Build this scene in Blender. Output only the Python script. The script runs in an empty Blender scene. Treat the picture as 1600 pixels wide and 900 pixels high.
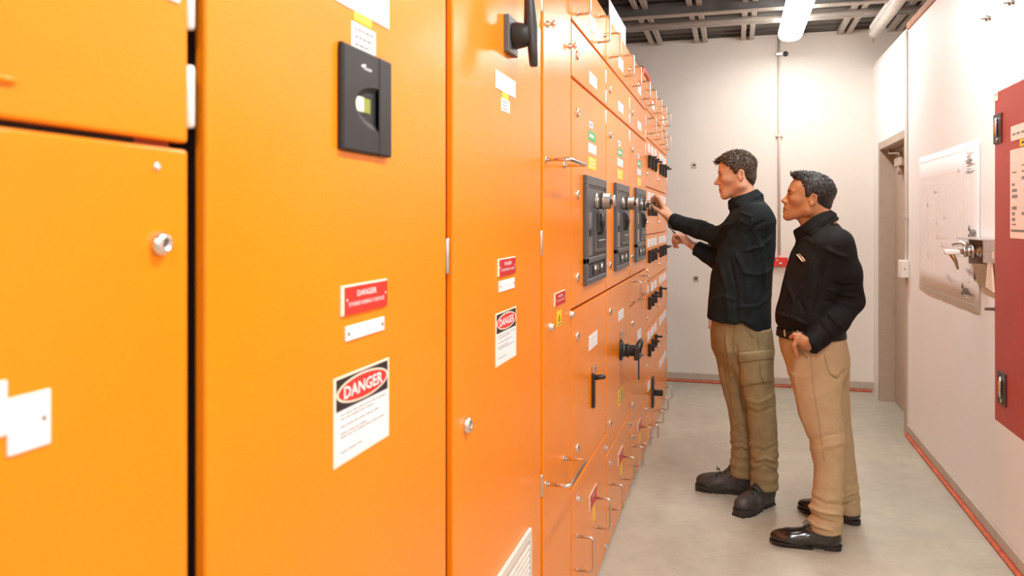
import bpy, bmesh, math, random
import numpy as np
from mathutils import Vector, Matrix
random.seed(7)
SC = bpy.context.scene
COL = SC.collection

# ---------------------------------------------------------------- camera, world, exposure
FPX = 1235.0                       # focal length in pixels of the 1600 px frame
TH = math.atan(347 / FPX)          # camera turned left of the aisle axis (+Y)
CT, ST = math.cos(TH), math.sin(TH)
EYE = 1.5
cam_data = bpy.data.cameras.new('camera')
cam = bpy.data.objects.new('camera', cam_data)
COL.objects.link(cam)
cam.location = (0, 0, EYE)
cam.rotation_euler = (math.pi / 2, 0, TH)
cam_data.sensor_width = 36
cam_data.lens = FPX / 1600 * 36
cam_data.shift_y = -(450 - 342) / 1600
cam_data.clip_start = 0.02
cam_data.dof.use_dof = True
cam_data.dof.focus_distance = 4.0
cam_data.dof.aperture_fstop = 5.0
SC.camera = cam
world = bpy.data.worlds.new('world')
SC.world = world
world.use_nodes = True
world.node_tree.nodes['Background'].inputs[0].default_value = (1.0, 0.95, 0.9, 1)
world.node_tree.nodes['Background'].inputs[1].default_value = 0.2
SC.view_settings.view_transform = 'Standard'
SC.view_settings.look = 'None'
SC.view_settings.gamma = 1
SC.view_settings.use_curve_mapping = False
SC.view_settings.exposure = 0.0
LAMP_W = (12.0, 27.0, 43.0, 46.0)   # watts of the ceiling battens, from the back wall to the camera

# ---------------------------------------------------------------- where pixels of the photograph meet the measured planes
def W(u, v, t):
    r = (u - 800) / FPX * t
    return Vector((r * CT - t * ST, t * CT + r * ST, EYE + (342 - v) / FPX * t))
def PX(u, v, X=-0.55):
    return W(u, v, X / ((u - 800) / FPX * CT - ST))
def PY(u, v, Y):
    return W(u, v, Y / (CT + (u - 800) / FPX * ST))

# ---------------------------------------------------------------- materials
def mat(name, col, rough=0.5, metal=0.0, var=0.06, scale=18.0, bump=0.0, bscale=120.0, spec=0.5, coat=0.0, emit=None, estr=0.0, sss=0.0, stretch=None, trans=0.0):
    m = bpy.data.materials.new(name)
    m.use_nodes = True
    nt = m.node_tree
    b = nt.nodes['Principled BSDF']
    tc = nt.nodes.new('ShaderNodeTexCoord')
    src = tc.outputs['Object']
    if stretch:
        mp = nt.nodes.new('ShaderNodeMapping')
        mp.inputs['Scale'].default_value = stretch
        nt.links.new(src, mp.inputs[0]); src = mp.outputs[0]
    n = nt.nodes.new('ShaderNodeTexNoise')
    n.inputs['Scale'].default_value = scale
    n.inputs['Detail'].default_value = 5
    nt.links.new(src, n.inputs['Vector'])
    r = nt.nodes.new('ShaderNodeValToRGB')
    c = Vector(col[:3])
    lo = [max(0, x * (1 - var)) for x in c]; hi = [min(1, x * (1 + var)) for x in c]
    r.color_ramp.elements[0].position = 0.3; r.color_ramp.elements[1].position = 0.7
    r.color_ramp.elements[0].color = (*lo, 1); r.color_ramp.elements[1].color = (*hi, 1)
    nt.links.new(n.outputs['Fac'], r.inputs[0])
    nt.links.new(r.outputs[0], b.inputs['Base Color'])
    b.inputs['Roughness'].default_value = rough
    b.inputs['Metallic'].default_value = metal
    b.inputs['Specular IOR Level'].default_value = spec
    b.inputs['Coat Weight'].default_value = coat
    b.inputs['Coat Roughness'].default_value = 0.14
    if trans: b.inputs['Transmission Weight'].default_value = trans
    if sss:
        b.inputs['Subsurface Weight'].default_value = sss
        b.inputs['Subsurface Radius'].default_value = (0.012, 0.005, 0.003)
        b.inputs['Subsurface Scale'].default_value = 1.0
    if emit:
        b.inputs['Emission Color'].default_value = (*emit, 1)
        b.inputs['Emission Strength'].default_value = estr
    if bump:
        n2 = nt.nodes.new('ShaderNodeTexNoise')
        n2.inputs['Scale'].default_value = bscale
        n2.inputs['Detail'].default_value = 3
        nt.links.new(src, n2.inputs['Vector'])
        bp = nt.nodes.new('ShaderNodeBump')
        bp.inputs['Strength'].default_value = bump
        bp.inputs['Distance'].default_value = 0.002
        nt.links.new(n2.outputs['Fac'], bp.inputs['Height'])
        nt.links.new(bp.outputs[0], b.inputs['Normal'])
    return m

ORANGE = mat('orange_enamel', (0.84, 0.236, 0.006), 0.19, var=0.03, scale=4, bump=0.28, bscale=230, spec=0.31)
HINGE_O = mat('painted_hinge', (0.66, 0.24, 0.09), 0.4, var=0.05)
ORANGE_SHADE = mat('orange_seam_shade', (0.42, 0.05, 0.002), 0.4, var=0.05)  # door orange darkened for the cabinet body: shade of the seams put into colour
GAP_SHADE = mat('gap_shade_black', (0.01, 0.006, 0.005), 0.7)  # near-black colour standing in for the shade inside open door gaps
CHROME = mat('chromed_steel', (0.72, 0.69, 0.66), 0.18, 1.0, var=0.08, scale=60)
STEEL = mat('brushed_steel', (0.62, 0.59, 0.56), 0.34, 1.0, var=0.1, scale=80)
HINGE = mat('pale_zinc_hinge', (0.80, 0.77, 0.74), 0.35, 0.3, var=0.05)
WHITE = mat('white_label', (0.78, 0.78, 0.79), 0.4, var=0.02)
WHITEP = mat('white_plastic', (0.82, 0.79, 0.74), 0.4, var=0.03)
CREAM = mat('cream_edge', (0.86, 0.72, 0.58), 0.5, var=0.04)
INK = mat('black_ink', (0.012, 0.012, 0.014), 0.5)
GREYINK = mat('grey_ink', (0.22, 0.22, 0.24), 0.6)
PALEINK = mat('pale_ink', (0.70, 0.69, 0.71), 0.6)
SIGNRED = mat('sign_red', (0.72, 0.03, 0.02), 0.4, var=0.05)
DEEPRED = mat('deep_sign_red', (0.52, 0.02, 0.025), 0.4, var=0.05)
YELLOW = mat('yellow_sticker', (0.88, 0.58, 0.02), 0.45, var=0.06)
GREEN = mat('green_sticker', (0.06, 0.42, 0.16), 0.45, var=0.08)
BLACK = mat('black_plastic', (0.018, 0.018, 0.019), 0.35, var=0.15, bump=0.1, bscale=400)
CHARCOAL = mat('charcoal_plastic', (0.022, 0.022, 0.023), 0.5, var=0.1, bump=0.15, bscale=500, spec=0.3)
BREAKER = mat('dark_grey_moulding', (0.085, 0.088, 0.094), 0.42, var=0.08, bump=0.1, bscale=300)
BREAKER_D = mat('darker_grey_moulding', (0.04, 0.042, 0.046), 0.42, var=0.1)
LOCKMET = mat('worn_lock_steel', (0.34, 0.31, 0.28), 0.32, 0.9, var=0.15, scale=40)
LCD = mat('pale_lcd', (0.80, 0.80, 0.62), 0.3, var=0.02)
LCDG = mat('green_lcd', (0.22, 0.27, 0.03), 0.3, var=0.05)
VENT = mat('pale_grey_vent', (0.66, 0.62, 0.56), 0.5, var=0.04)
WALL = mat('painted_wall', (0.81, 0.775, 0.722), 0.6, var=0.025, scale=2.0, bump=0.05, bscale=60)
WALLR = mat('white_painted_wall', (0.88, 0.895, 0.895), 0.55, var=0.02, scale=2.0, bump=0.05, bscale=60)
DECK = mat('dark_roof_deck', (0.12, 0.11, 0.10), 0.7, var=0.35, scale=6, stretch=(0.4, 3, 1))
PURLIN = mat('galvanised_purlin', (0.30, 0.28, 0.26), 0.5, 0.2, var=0.2, scale=8)
PURLIN_D = mat('grey_beam', (0.15, 0.15, 0.15), 0.55, 0.2, var=0.25, scale=8)
BATTEN = mat('pale_steel_batten', (0.45, 0.40, 0.35), 0.5, 0.1, var=0.12)
TIMBER = mat('brown_timber_plate', (0.42, 0.20, 0.10), 0.6, var=0.25, scale=12)
SKIRT = mat('grey_skirting', (0.50, 0.44, 0.37), 0.5, var=0.1, scale=10)
SEAL = mat('orange_red_sealant', (0.62, 0.13, 0.06), 0.5, var=0.25, scale=30)
FRAMEM = mat('beige_door_frame', (0.47, 0.38, 0.30), 0.45, var=0.05)
DOORM = mat('beige_door', (0.60, 0.50, 0.41), 0.45, var=0.04)
CABRED = mat('red_powder_coat', (0.37, 0.036, 0.028), 0.36, var=0.06, scale=8, bump=0.25, bscale=420)
PAPER = mat('paper', (0.90, 0.90, 0.91), 0.6, var=0.02)
PINKPAPER = mat('warm_paper', (0.83, 0.66, 0.58), 0.6, var=0.03)
BRASS = mat('dull_brass', (0.50, 0.36, 0.20), 0.4, 0.8, var=0.15)
PIPERED = mat('orange_red_conduit', (0.62, 0.10, 0.02), 0.4, var=0.08)
CONDUIT = mat('painted_conduit', (0.72, 0.65, 0.58), 0.5, var=0.03)
DIFFUSER = mat('lit_diffuser', (0.9, 0.9, 0.9), 0.4, emit=(1.0, 0.97, 0.92), estr=21.0)
LAMPBODY = mat('white_lamp_body', (0.75, 0.73, 0.70), 0.4)
TUBEOFF = mat('unlit_clear_cover', (0.70, 0.66, 0.62), 0.25, var=0.12, scale=30)

def floor_material():
    m = mat('sealed_concrete', (0.48, 0.462, 0.38), 0.33, var=0.10, scale=1.6, bump=0.05, bscale=40)
    nt = m.node_tree; b = nt.nodes['Principled BSDF']
    tc = nt.nodes.new('ShaderNodeTexCoord')
    n = nt.nodes.new('ShaderNodeTexNoise'); n.inputs['Scale'].default_value = 9; n.inputs['Detail'].default_value = 9
    n.inputs['Roughness'].default_value = 0.7
    nt.links.new(tc.outputs['Object'], n.inputs['Vector'])
    r = nt.nodes.new('ShaderNodeValToRGB')
    r.color_ramp.elements[0].position = 0.35; r.color_ramp.elements[1].position = 0.6
    r.color_ramp.elements[0].color = (0.86, 0.86, 0.86, 1); r.color_ramp.elements[1].color = (1, 1, 1, 1)
    nt.links.new(n.outputs['Fac'], r.inputs[0])
    v = nt.nodes.new('ShaderNodeTexVoronoi'); v.inputs['Scale'].default_value = 5.0
    nt.links.new(tc.outputs['Object'], v.inputs['Vector'])
    r2 = nt.nodes.new('ShaderNodeValToRGB')
    r2.color_ramp.elements[0].position = 0.02; r2.color_ramp.elements[1].position = 0.07
    r2.color_ramp.elements[0].color = (0.62, 0.58, 0.52, 1); r2.color_ramp.elements[1].color = (1, 1, 1, 1)
    nt.links.new(v.outputs['Distance'], r2.inputs[0])
    mx = nt.nodes.new('ShaderNodeMix'); mx.data_type = 'RGBA'; mx.blend_type = 'MULTIPLY'; mx.inputs[0].default_value = 1
    mx2 = nt.nodes.new('ShaderNodeMix'); mx2.data_type = 'RGBA'; mx2.blend_type = 'MULTIPLY'; mx2.inputs[0].default_value = 1
    old = b.inputs['Base Color'].links[0].from_socket
    nt.links.new(old, mx.inputs['A']); nt.links.new(r.outputs[0], mx.inputs['B'])
    nt.links.new(mx.outputs['Result'], mx2.inputs['A']); nt.links.new(r2.outputs[0], mx2.inputs['B'])
    nt.links.new(mx2.outputs['Result'], b.inputs['Base Color'])
    return m
FLOORM = floor_material()

# ---------------------------------------------------------------- mesh helpers
class MB:
    """collects shapes, links them as ONE mesh object"""
    def __init__(self):
        self.bm = bmesh.new(); self.mats = []
    def mi(self, m):
        if m not in self.mats: self.mats.append(m)
        return self.mats.index(m)
    def merge(self, other, m, M=None):
        if M is not None: bmesh.ops.transform(other, matrix=M, verts=other.verts)
        i = self.mi(m)
        vm = [self.bm.verts.new(v.co) for v in other.verts]
        other.verts.index_update()
        for f in other.faces:
            try:
                nf = self.bm.faces.new([vm[v.index] for v in f.verts]); nf.material_index = i; nf.smooth = f.smooth
            except ValueError: pass
        other.free()
    def box(self, a, b, m, bev=0.0, seg=1, M=None):
        t = bmesh.new()
        bmesh.ops.create_cube(t, size=1)
        a = Vector(a); b = Vector(b)
        for v in t.verts:
            v.co = Vector(((a.x + b.x) / 2 + v.co.x * (b.x - a.x), (a.y + b.y) / 2 + v.co.y * (b.y - a.y), (a.z + b.z) / 2 + v.co.z * (b.z - a.z)))
        if bev: bmesh.ops.bevel(t, geom=t.edges[:], offset=bev, segments=seg, affect='EDGES', profile=0.5)
        bmesh.ops.recalc_face_normals(t, faces=t.faces)
        self.merge(t, m, M)
        return self
    def ring_loft(self, rings, m, smooth=True, caps=True):
        i = self.mi(m); vs = [[self.bm.verts.new(p) for p in r] for r in rings]
        n = len(rings[0])
        for a, b in zip(vs[:-1], vs[1:]):
            for k in range(n):
                f = self.bm.faces.new((a[k], a[(k + 1) % n], b[(k + 1) % n], b[k])); f.material_index = i; f.smooth = smooth
        if caps:
            for r, s in ((vs[0], True), (vs[-1], False)):
                f = self.bm.faces.new(list(reversed(r)) if s else r); f.material_index = i
        return self
    def cyl(self, p, q, r, m, r2=None, n=14, smooth=True):
        return self.tube([p, q], [r, r if r2 is None else r2], m, n, smooth)
    def tube(self, pts, r, m, n=8, smooth=True):
        pts = [Vector(p) for p in pts]
        if not isinstance(r, (list, tuple)): r = [r] * len(pts)
        d0 = (pts[1] - pts[0]).normalized()
        u = d0.orthogonal().normalized()
        rings = []
        for k, p in enumerate(pts):
            if k == 0: d = d0
            elif k == len(pts) - 1: d = (pts[-1] - pts[-2]).normalized()
            else: d = ((pts[k + 1] - p).normalized() + (p - pts[k - 1]).normalized()).normalized()
            u = (u - d * u.dot(d)).normalized(); w = d.cross(u)
            rings.append([p + (u * math.cos(a) + w * math.sin(a)) * r[k] for a in [2 * math.pi * j / n for j in range(n)]])
        return self.ring_loft(rings, m, smooth)
    def lathe(self, o, d, prof, m, n=18, smooth=True):
        """prof: (distance along d, radius) pairs"""
        o = Vector(o); d = Vector(d).normalized(); u = d.orthogonal().normalized(); w = d.cross(u)
        rings = [[o + d * h + (u * math.cos(a) + w * math.sin(a)) * max(r, 1e-4) for a in [2 * math.pi * j / n for j in range(n)]] for h, r in prof]
        return self.ring_loft(rings, m, smooth)
    def poly(self, pts, m, nrm=None, th=0.0):
        """flat polygon, or a slab of thickness th along nrm (pts are the outer face)"""
        i = self.mi(m)
        pts = [Vector(p) for p in pts]
        if th:
            nrm = Vector(nrm).normalized()
            return self.ring_loft([[p - nrm * th for p in pts], pts], m, smooth=False)
        f = self.bm.faces.new([self.bm.verts.new(p) for p in pts]); f.material_index = i
        return self
    def text(self, s, fr, cx, cy, h, m, wmax=None, lift=0.0, shear=0.0, bold=0.0):
        cu = bpy.data.curves.new('t', 'FONT'); cu.body = s; cu.size = 1; cu.resolution_u = 2; cu.offset = bold; cu.shear = shear
        o = bpy.data.objects.new('t', cu); COL.objects.link(o)
        me = bpy.data.meshes.new_from_object(o)
        COL.objects.unlink(o); bpy.data.objects.remove(o); bpy.data.curves.remove(cu)
        if len(me.vertices) == 0: return self
        xs = [v.co.x for v in me.vertices]; ys = [v.co.y for v in me.vertices]
        sy = h / (max(ys) - min(ys)); sx = sy
        if wmax: sx = wmax / (max(xs) - min(xs))
        ox, oy = (max(xs) + min(xs)) / 2, (max(ys) + min(ys)) / 2
        i = self.mi(m)
        vs = [self.bm.verts.new(fr.p(cx + (v.co.x - ox) * sx, cy + (v.co.y - oy) * sy, lift)) for v in me.vertices]
        for p in me.polygons:
            try:
                f = self.bm.faces.new([vs[k] for k in p.vertices]); f.material_index = i
            except ValueError: pass
        bpy.data.meshes.remove(me)
        return self
    def build(self, name, parent=None, origin=None, kind=None, smooth_angle=None):
        me = bpy.data.meshes.new(name)
        off = Vector((0, 0, 0))
        if parent is not None:
            p = parent
            while p is not None: off += p.location; p = p.parent
        elif origin is not None: off = Vector(origin)
        if parent is not None and origin is not None:
            loc = Vector(origin) - off
        elif parent is None: loc = off.copy()
        else: loc = Vector((0, 0, 0))
        shift = off + (loc if parent is not None else Vector((0, 0, 0)))
        for v in self.bm.verts: v.co -= shift
        self.bm.to_mesh(me); self.bm.free()
        for m in self.mats: me.materials.append(m)
        o = bpy.data.objects.new(name, me)
        COL.objects.link(o)
        o.parent = parent; o.location = loc
        if kind: o['kind'] = kind
        return o
class Fr:
    """a local frame on a surface: x right, y up, z out of it, seen from the front"""
    def __init__(self, o, ex, ey):
        self.o = Vector(o); self.ex = Vector(ex).normalized(); self.ey = Vector(ey).normalized(); self.ez = self.ex.cross(self.ey)
    def p(self, x, y, z=0.0):
        return self.o + self.ex * x + self.ey * y + self.ez * z
    def M(self):
        return Matrix(((self.ex.x, self.ey.x, self.ez.x, self.o.x), (self.ex.y, self.ey.y, self.ez.y, self.o.y), (self.ex.z, self.ey.z, self.ez.z, self.o.z), (0, 0, 0, 1)))
def thing(name, label, cat, loc, group=None):
    o = bpy.data.objects.new(name, None); COL.objects.link(o)
    o.empty_display_size = 0.1
    o.location = loc; o['label'] = label; o['category'] = cat
    if group: o['group'] = group
    return o
def tag(o, label, cat, group=None):
    o['label'] = label; o['category'] = cat
    if group: o['group'] = group
    return o

# ---------------------------------------------------------------- the room
RW = 1.165        # right wall
YB = 7.45         # back wall
RT = 2.81         # top of the right wall
CZ = 3.15         # top of the back wall
MB().box((-1.7, -4.0, -0.06), (1.6, YB + 0.3, 0), FLOORM).build('floor', kind='structure')
wb = MB().box((-1.7, YB, 0), (1.6, YB + 0.15, CZ), WALL)
wb.build('wall_back', kind='structure')
DY0, DY1, DH = 6.10, 7.10, 2.08
wr = MB()
wr.box((RW, -4.0, 0), (RW + 0.2, DY0, RT), WALLR)
wr.box((RW, DY0, DH), (RW + 0.2, DY1, RT), WALLR)
wr.box((RW, DY1, 0), (RW + 0.2, YB, RT), WALLR)
wr.build('wall_right', kind='structure')
MB().box((-1.85, -4.0, 0), (-1.7, YB + 0.15, 3.6), WALL).build('wall_left', kind='structure')
MB().box((-1.7, -4.15, 0), (1.6, -4.0, 3.6), WALL).build('wall_front', kind='structure')
MB().box((1.42, -4.0, RT), (1.6, YB + 0.15, 3.6), WALL).build('trim_1', kind='structure')
MB().box((RW - 0.012, -4.0, RT), (1.42, 6.03, RT + 0.05), TIMBER, 0.004).build('trim_2', kind='structure')
MB().box((RW, 6.031, RT), (1.42, YB, RT + 0.03), WALL, 0.004).build('trim_5', kind='structure')
# skirting and the orange sealant line along the floor
MB().box((-1.6, YB - 0.014, 0.022), (RW - 0.001, YB - 0.0005, 0.085), SKIRT, 0.003).build('baseboard_back', kind='structure')
MB().box((-1.6, YB - 0.028, 0.0004), (RW - 0.015, YB - 0.001, 0.020), SEAL, 0.006).build('trim_3', kind='structure')
MB().box((RW - 0.014, -3.9, 0.022), (RW - 0.0005, DY0 - 0.09, 0.078), SKIRT, 0.003).build('baseboard_right', kind='structure')
MB().box((RW - 0.030, -3.9, 0.0004), (RW - 0.001, DY0 - 0.09, 0.020), SEAL, 0.006).build('trim_4', kind='structure')
# ceiling: deck sheets on pairs of steel battens on purlins
ceil = MB().box((-1.7, -4.0, 3.20), (1.6, YB + 0.15, 3.25), DECK).box((-1.7, YB + 0.12, 3.151), (1.6, YB + 0.15, 3.20), DECK).build('ceiling', kind='structure')
y = YB + 0.115
while y > -3.9:                     # ribbed deck sheets
    m = MB()
    y0 = max(y - 0.42, -3.95)
    m.box((-1.68, y0 + 0.006, 3.172), (1.41, y - 0.006, 3.199), DECK, 0.004)
    m.box((-1.68, y0 + 0.14, 3.156), (1.41, y0 + 0.17, 3.176), DECK)
    m.box((-1.68, y0 + 0.28, 3.156), (1.41, y0 + 0.31, 3.176), DECK)
    m.build('deck_sheet', ceil)
    y -= 0.42
me_b = None
for k in range(9):
    xc = 1.33 - 0.405 * k
    if xc < -1.6: break
    for dx in (-0.036, 0.036):
        if me_b is None:
            ob = MB().box((-0.021, -3.95, 3.112), (0.021, YB - 0.001, 3.155), BATTEN, 0.004).build('batten', ceil)
            me_b = ob.data
        else:
            ob = bpy.data.objects.new('batten', me_b); COL.objects.link(ob); ob.parent = ceil
        ob.location.x = xc + dx
def purlin(yc, z0, z1, wdt, m, name):
    p = MB()
    p.box((-1.69, yc - wdt / 2, z0 + 0.004), (1.41, yc + wdt / 2, z0 + 0.012), m)
    p.box((-1.69, yc - 0.008, z0 + 0.012), (1.41, yc + 0.008, z1), m)
    p.box((-1.69, yc - wdt / 2, z1 - 0.012), (1.41, yc + wdt / 2, z1), m)
    for s in (-1, 1): p.box((-1.69, yc + s * wdt / 2 - 0.006, z0), (1.41, yc + s * wdt / 2 + 0.006, z0 + 0.02), BATTEN, 0.002)
    return p.build(name, ceil)
purlin(6.63, 3.078, 3.110, 0.13, PURLIN, 'purlin')
bmx = MB()
bmx.box((-1.69, 6.13, 3.048), (1.41, 6.16, 3.154), PURLIN_D, 0.004)
bmx.box((-1.69, 6.11, 3.046), (1.41, 6.18, 3.058), BATTEN, 0.003)
bmx.build('beam', ceil)
for yc in (5.45, 4.65, 3.5, 2.7, 1.9, 1.1, 0.3, -0.5, -1.3, -2.1, -2.9):
    purlin(yc, 3.078, 3.110, 0.13, PURLIN, 'purlin')
for x in (-0.45, -0.20, 0.25, 0.98):
    MB().box((x - 0.012, 6.56, 3.074), (x + 0.012, 6.59, 3.10), BATTEN).build('cleat', ceil)

# ---------------------------------------------------------------- ceiling lamps
def batten_lamp(x, y0, y1, z, label, lit=True, watts=30.0):
    root = thing('ceiling_lamp', label, 'lamp', (x, (y0 + y1) / 2, z), 'fluorescent ceiling battens')
    w = 0.095
    b = MB().box((x - w + 0.01, y0, z + 0.05), (x + w - 0.01, y1, z + 0.10), LAMPBODY, 0.008, 2)
    for yy in (y0 + 0.25, y1 - 0.25):
        b.box((x - 0.012, yy - 0.012, z + 0.09), (x + 0.012, yy + 0.012, 3.11), STEEL)
    b.build('housing', root)
    n = 10
    rings = []
    for yy, sc in ((y0 - 0.004, 0.25), (y0 + 0.006, 0.72), (y0 + 0.03, 0.94), (y0 + 0.06, 1.0), (y1 - 0.06, 1.0), (y1 - 0.03, 0.94), (y1 - 0.006, 0.72), (y1 + 0.004, 0.25)):
        r = [Vector((x - w * sc * math.cos(a), yy, z + 0.06 - 0.07 * sc * math.sin(a) ** 0.6)) for a in [math.pi * j / n for j in range(n + 1)]]
        rings.append(r)
    MB().ring_loft(rings, DIFFUSER if lit else TUBEOFF, True).build('diffuser', root)
    if lit:
        ld = bpy.data.lights.new('lamp_light', 'AREA'); ld.shape = 'RECTANGLE'; ld.size = 0.04; ld.size_y = y1 - y0
        ld.energy = watts; ld.color = (1.0, 0.985, 0.955); ld.spread = math.pi
        lo = bpy.data.objects.new('lamp_light', ld); COL.objects.link(lo); lo.parent = root
        lo.location = (0, 0, -0.03)
    return root
batten_lamp(0.45, 5.75, 7.02, 2.99, 'lit white fluorescent lamp hanging below the roof over the back of the aisle', watts=LAMP_W[0])
batten_lamp(0.45, 3.05, 4.32, 2.99, 'lit fluorescent lamp above the two men, out of the picture', watts=LAMP_W[1])
batten_lamp(0.45, 0.45, 1.72, 2.99, 'lit fluorescent lamp above the front of the orange cabinets, out of the picture', watts=LAMP_W[2])
batten_lamp(0.45, -2.2, -0.93, 2.99, 'lit fluorescent lamp behind the photographer, out of the picture', watts=LAMP_W[3])
# the second fitting by the right wall: a switched-off clear batten on a bracket
r2 = thing('ceiling_lamp', 'unlit slim batten lamp under the roof beside the right wall', 'lamp', (1.09, 6.3, 2.98), 'fluorescent ceiling battens')
m = MB()
m.tube([(1.09, 5.7, 2.995), (1.09, 5.72, 3.0), (1.09, 6.93, 3.0), (1.09, 6.95, 2.995)], [0.03, 0.042, 0.042, 0.03], TUBEOFF, 14)
m.build('diffuser', r2)
MB().box((1.06, 5.66, 3.035), (1.12, 6.98, 3.075), LAMPBODY, 0.006).build('housing', r2)
MB().box((1.05, 6.02, 3.06), (1.14, 6.10, 3.15), BLACK, 0.004).build('bracket', r2)
MB().tube([(1.09, 6.95, 3.0), (1.09, 6.985, 2.98), (1.09, 6.99, 2.93)], 0.006, BRASS, 6).build('wire_end', r2)

# ---------------------------------------------------------------- the orange switchboard
FX = -0.55                        # plane of the doors
DT = 0.016                        # door thickness
FC = Fr((FX, 0, 0), (0, 1, 0), (0, 0, 1))
TOP = 2.42
def YZ(u, v):
    p = PX(u, v); return p.y, p.z
def cabinet(y0, y1, label, dark_gap=0.0):
    root = thing('switchboard_cabinet', label, 'cabinet', (FX - 0.3, (y0 + y1) / 2, 0), 'orange switchboard cabinets')
    b = MB()
    b.box((FX - 0.72, y0, 0.0), (FX - DT, y1 - dark_gap, TOP), ORANGE_SHADE, 0.001)
    if dark_gap:
        b.box((FX - 0.70, y1 - dark_gap, 0.0), (FX - 0.09, y1, TOP), GAP_SHADE)  # dark fill and strips added to paint the gaps as deep shade
        b.box((FX - 0.095, y1 - 0.004, 0.0), (FX - 0.0175, y1 + 0.0035, TOP), GAP_SHADE)
        b.box((FX - 0.095, y1 - dark_gap, 0.0), (FX - 0.018, y1 - dark_gap + 0.003, TOP), GAP_SHADE)
        b.box((FX - 0.0164, y0, 1.568), (FX - 0.0157, y1 - dark_gap - 0.05, 1.584), GAP_SHADE)
    b.build('body', root)
    return root
def door(cab, y0, y1, z0, z1, name='door', th=DT):
    return MB().box((FX - th + 0.0005, y0, z0), (FX, y1, z1), ORANGE, 0.0035, 2).build(name, cab)
def hinge(par, y, z0, z1, m=HINGE, r=0.0055):
    b = MB()
    b.lathe((FX - 0.002, y, z0), (0, 0, 1), [(0, 0.001), (0.001, r * 0.8), (0.004, r), ((z1 - z0) * 0.5, r), ((z1 - z0) - 0.004, r), (z1 - z0 - 0.001, r * 0.8), (z1 - z0, 0.001)], m, 12)
    b.box((FX - 0.008, y - 0.010, z0 + 0.01), (FX - 0.004, y + 0.003, z1 - 0.01), m)
    return b.build('hinge', par)
def lock(par, y, z, r=0.014, h=0.008, ang=0.6):
    b = MB()
    b.lathe((FX, y, z), (1, 0, 0), [(-0.002, r * 1.05), (h * 0.35, r * 1.05), (h * 0.6, r * 0.95), (h, r * 0.72), (h, r * 0.45), (h * 0.5, r * 0.42)], CHROME, 18)
    b.lathe((FX, y, z), (1, 0, 0), [(0, r * 0.42), (h * 0.75, r * 0.42), (h * 0.8, 0.0005)], LOCKMET, 12)
    c, s = math.cos(ang) * r * 0.4, math.sin(ang) * r * 0.4
    b.tube([(FX + h * 0.82, y - c, z - s), (FX + h * 0.82, y + c, z + s)], r * 0.09, BLACK, 5)
    return b.build('lock', par)
def bolt(par, y, z, r=0.011, h=0.012):
    b = MB()
    b.lathe((FX, y, z), (1, 0, 0), [(-0.001, r * 1.3), (0.002, r * 1.3), (0.003, r), (h, r * 0.95), (h + 0.002, r * 0.7), (h + 0.002, 0.0005)], CHROME, 12)
    return b.build('bolt', par)
def wing_bolt(par, y, z):
    b = MB()
    b.lathe((FX, y, z), (1, 0, 0), [(-0.001, 0.011), (0.003, 0.011), (0.004, 0.006), (0.016, 0.006), (0.018, 0.009), (0.026, 0.008), (0.027, 0.0005)], CHROME, 10)
    b.box((FX + 0.017, y - 0.004, z - 0.014), (FX + 0.025, y + 0.004, z + 0.014), CHROME, 0.002)
    return b.build('fastener', par)
def handle(par, y, z0, z1, dep=0.055, r=0.0048, y1=None, m=STEEL):
    """bent round-bar pull, upright, or level when y1 is given"""
    b = MB()
    e = 0.014
    if y1 is None: P = lambda a, d: (FX + d, y, z0 + a); L = z1 - z0
    else: P = lambda a, d: (FX + d, y + a, z0); L = y1 - y
    pts = [P(0, -0.003), P(0, dep - e)] + [P(e * (1 - math.cos(a)), dep - e + e * math.sin(a)) for a in (0.4, 0.8, 1.2, 1.57)]
    pts += [P(L - e * (1 - math.cos(a)), dep - e + e * math.sin(a)) for a in (1.57, 1.2, 0.8, 0.4)] + [P(L, dep - e), P(L, -0.003)]
    b.tube(pts, r, m, 8)
    for a in (0, L): b.lathe(P(a, 0), (1, 0, 0), [(0, r * 1.9), (0.002, r * 1.9), (0.0025, r)], m, 10)
    return b.build('handle', par)
def rect(u0, u1, vt, vb):
    y0, z1 = YZ(u0, vt); _, z0 = YZ(u0, vb); y1, _ = YZ(u1, vt)
    return y0, y1, z0, z1
def plate(par, R, m, name='label_plate', th=0.0016, lines=0, ink=GREYINK, border=None, screws=False):
    y0, y1, z0, z1 = R
    b = MB()
    b.box((FX - 0.0003, y0, z0), (FX + th, y1, z1), border or m, min(0.0006, th * 0.4))
    if border: b.box((FX + th, y0 + 0.004, z0 + 0.004), (FX + th + 0.0004, y1 - 0.003, z1 - 0.004), m)
    w, h = y1 - y0, z1 - z0
    rnd = random.Random(int(y0 * 1e4) + int(z0 * 1e3))
    for k in range(lines):
        zc = z1 - h * (k + 0.8) / (lines + 0.6)
        a = y0 + w * 0.12; e = y1 - w * rnd.uniform(0.1, 0.3)
        while a < e:
            l = w * rnd.uniform(0.08, 0.2)
            fr = min(a + l, e)
            b.box((FX + th, a, zc - h * 0.16 / lines), (FX + th + 0.0003, fr, zc + h * 0.16 / lines), ink)
            a = fr + w * 0.035
    if screws:
        for yy in (y0 + w * 0.06, y1 - w * 0.06):
            b.lathe((FX + th, yy, (z0 + z1) / 2), (1, 0, 0), [(0, 0.0035), (0.001, 0.003), (0.0012, 0.0004)], LOCKMET, 8)
    return b.build(name, par)
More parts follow.
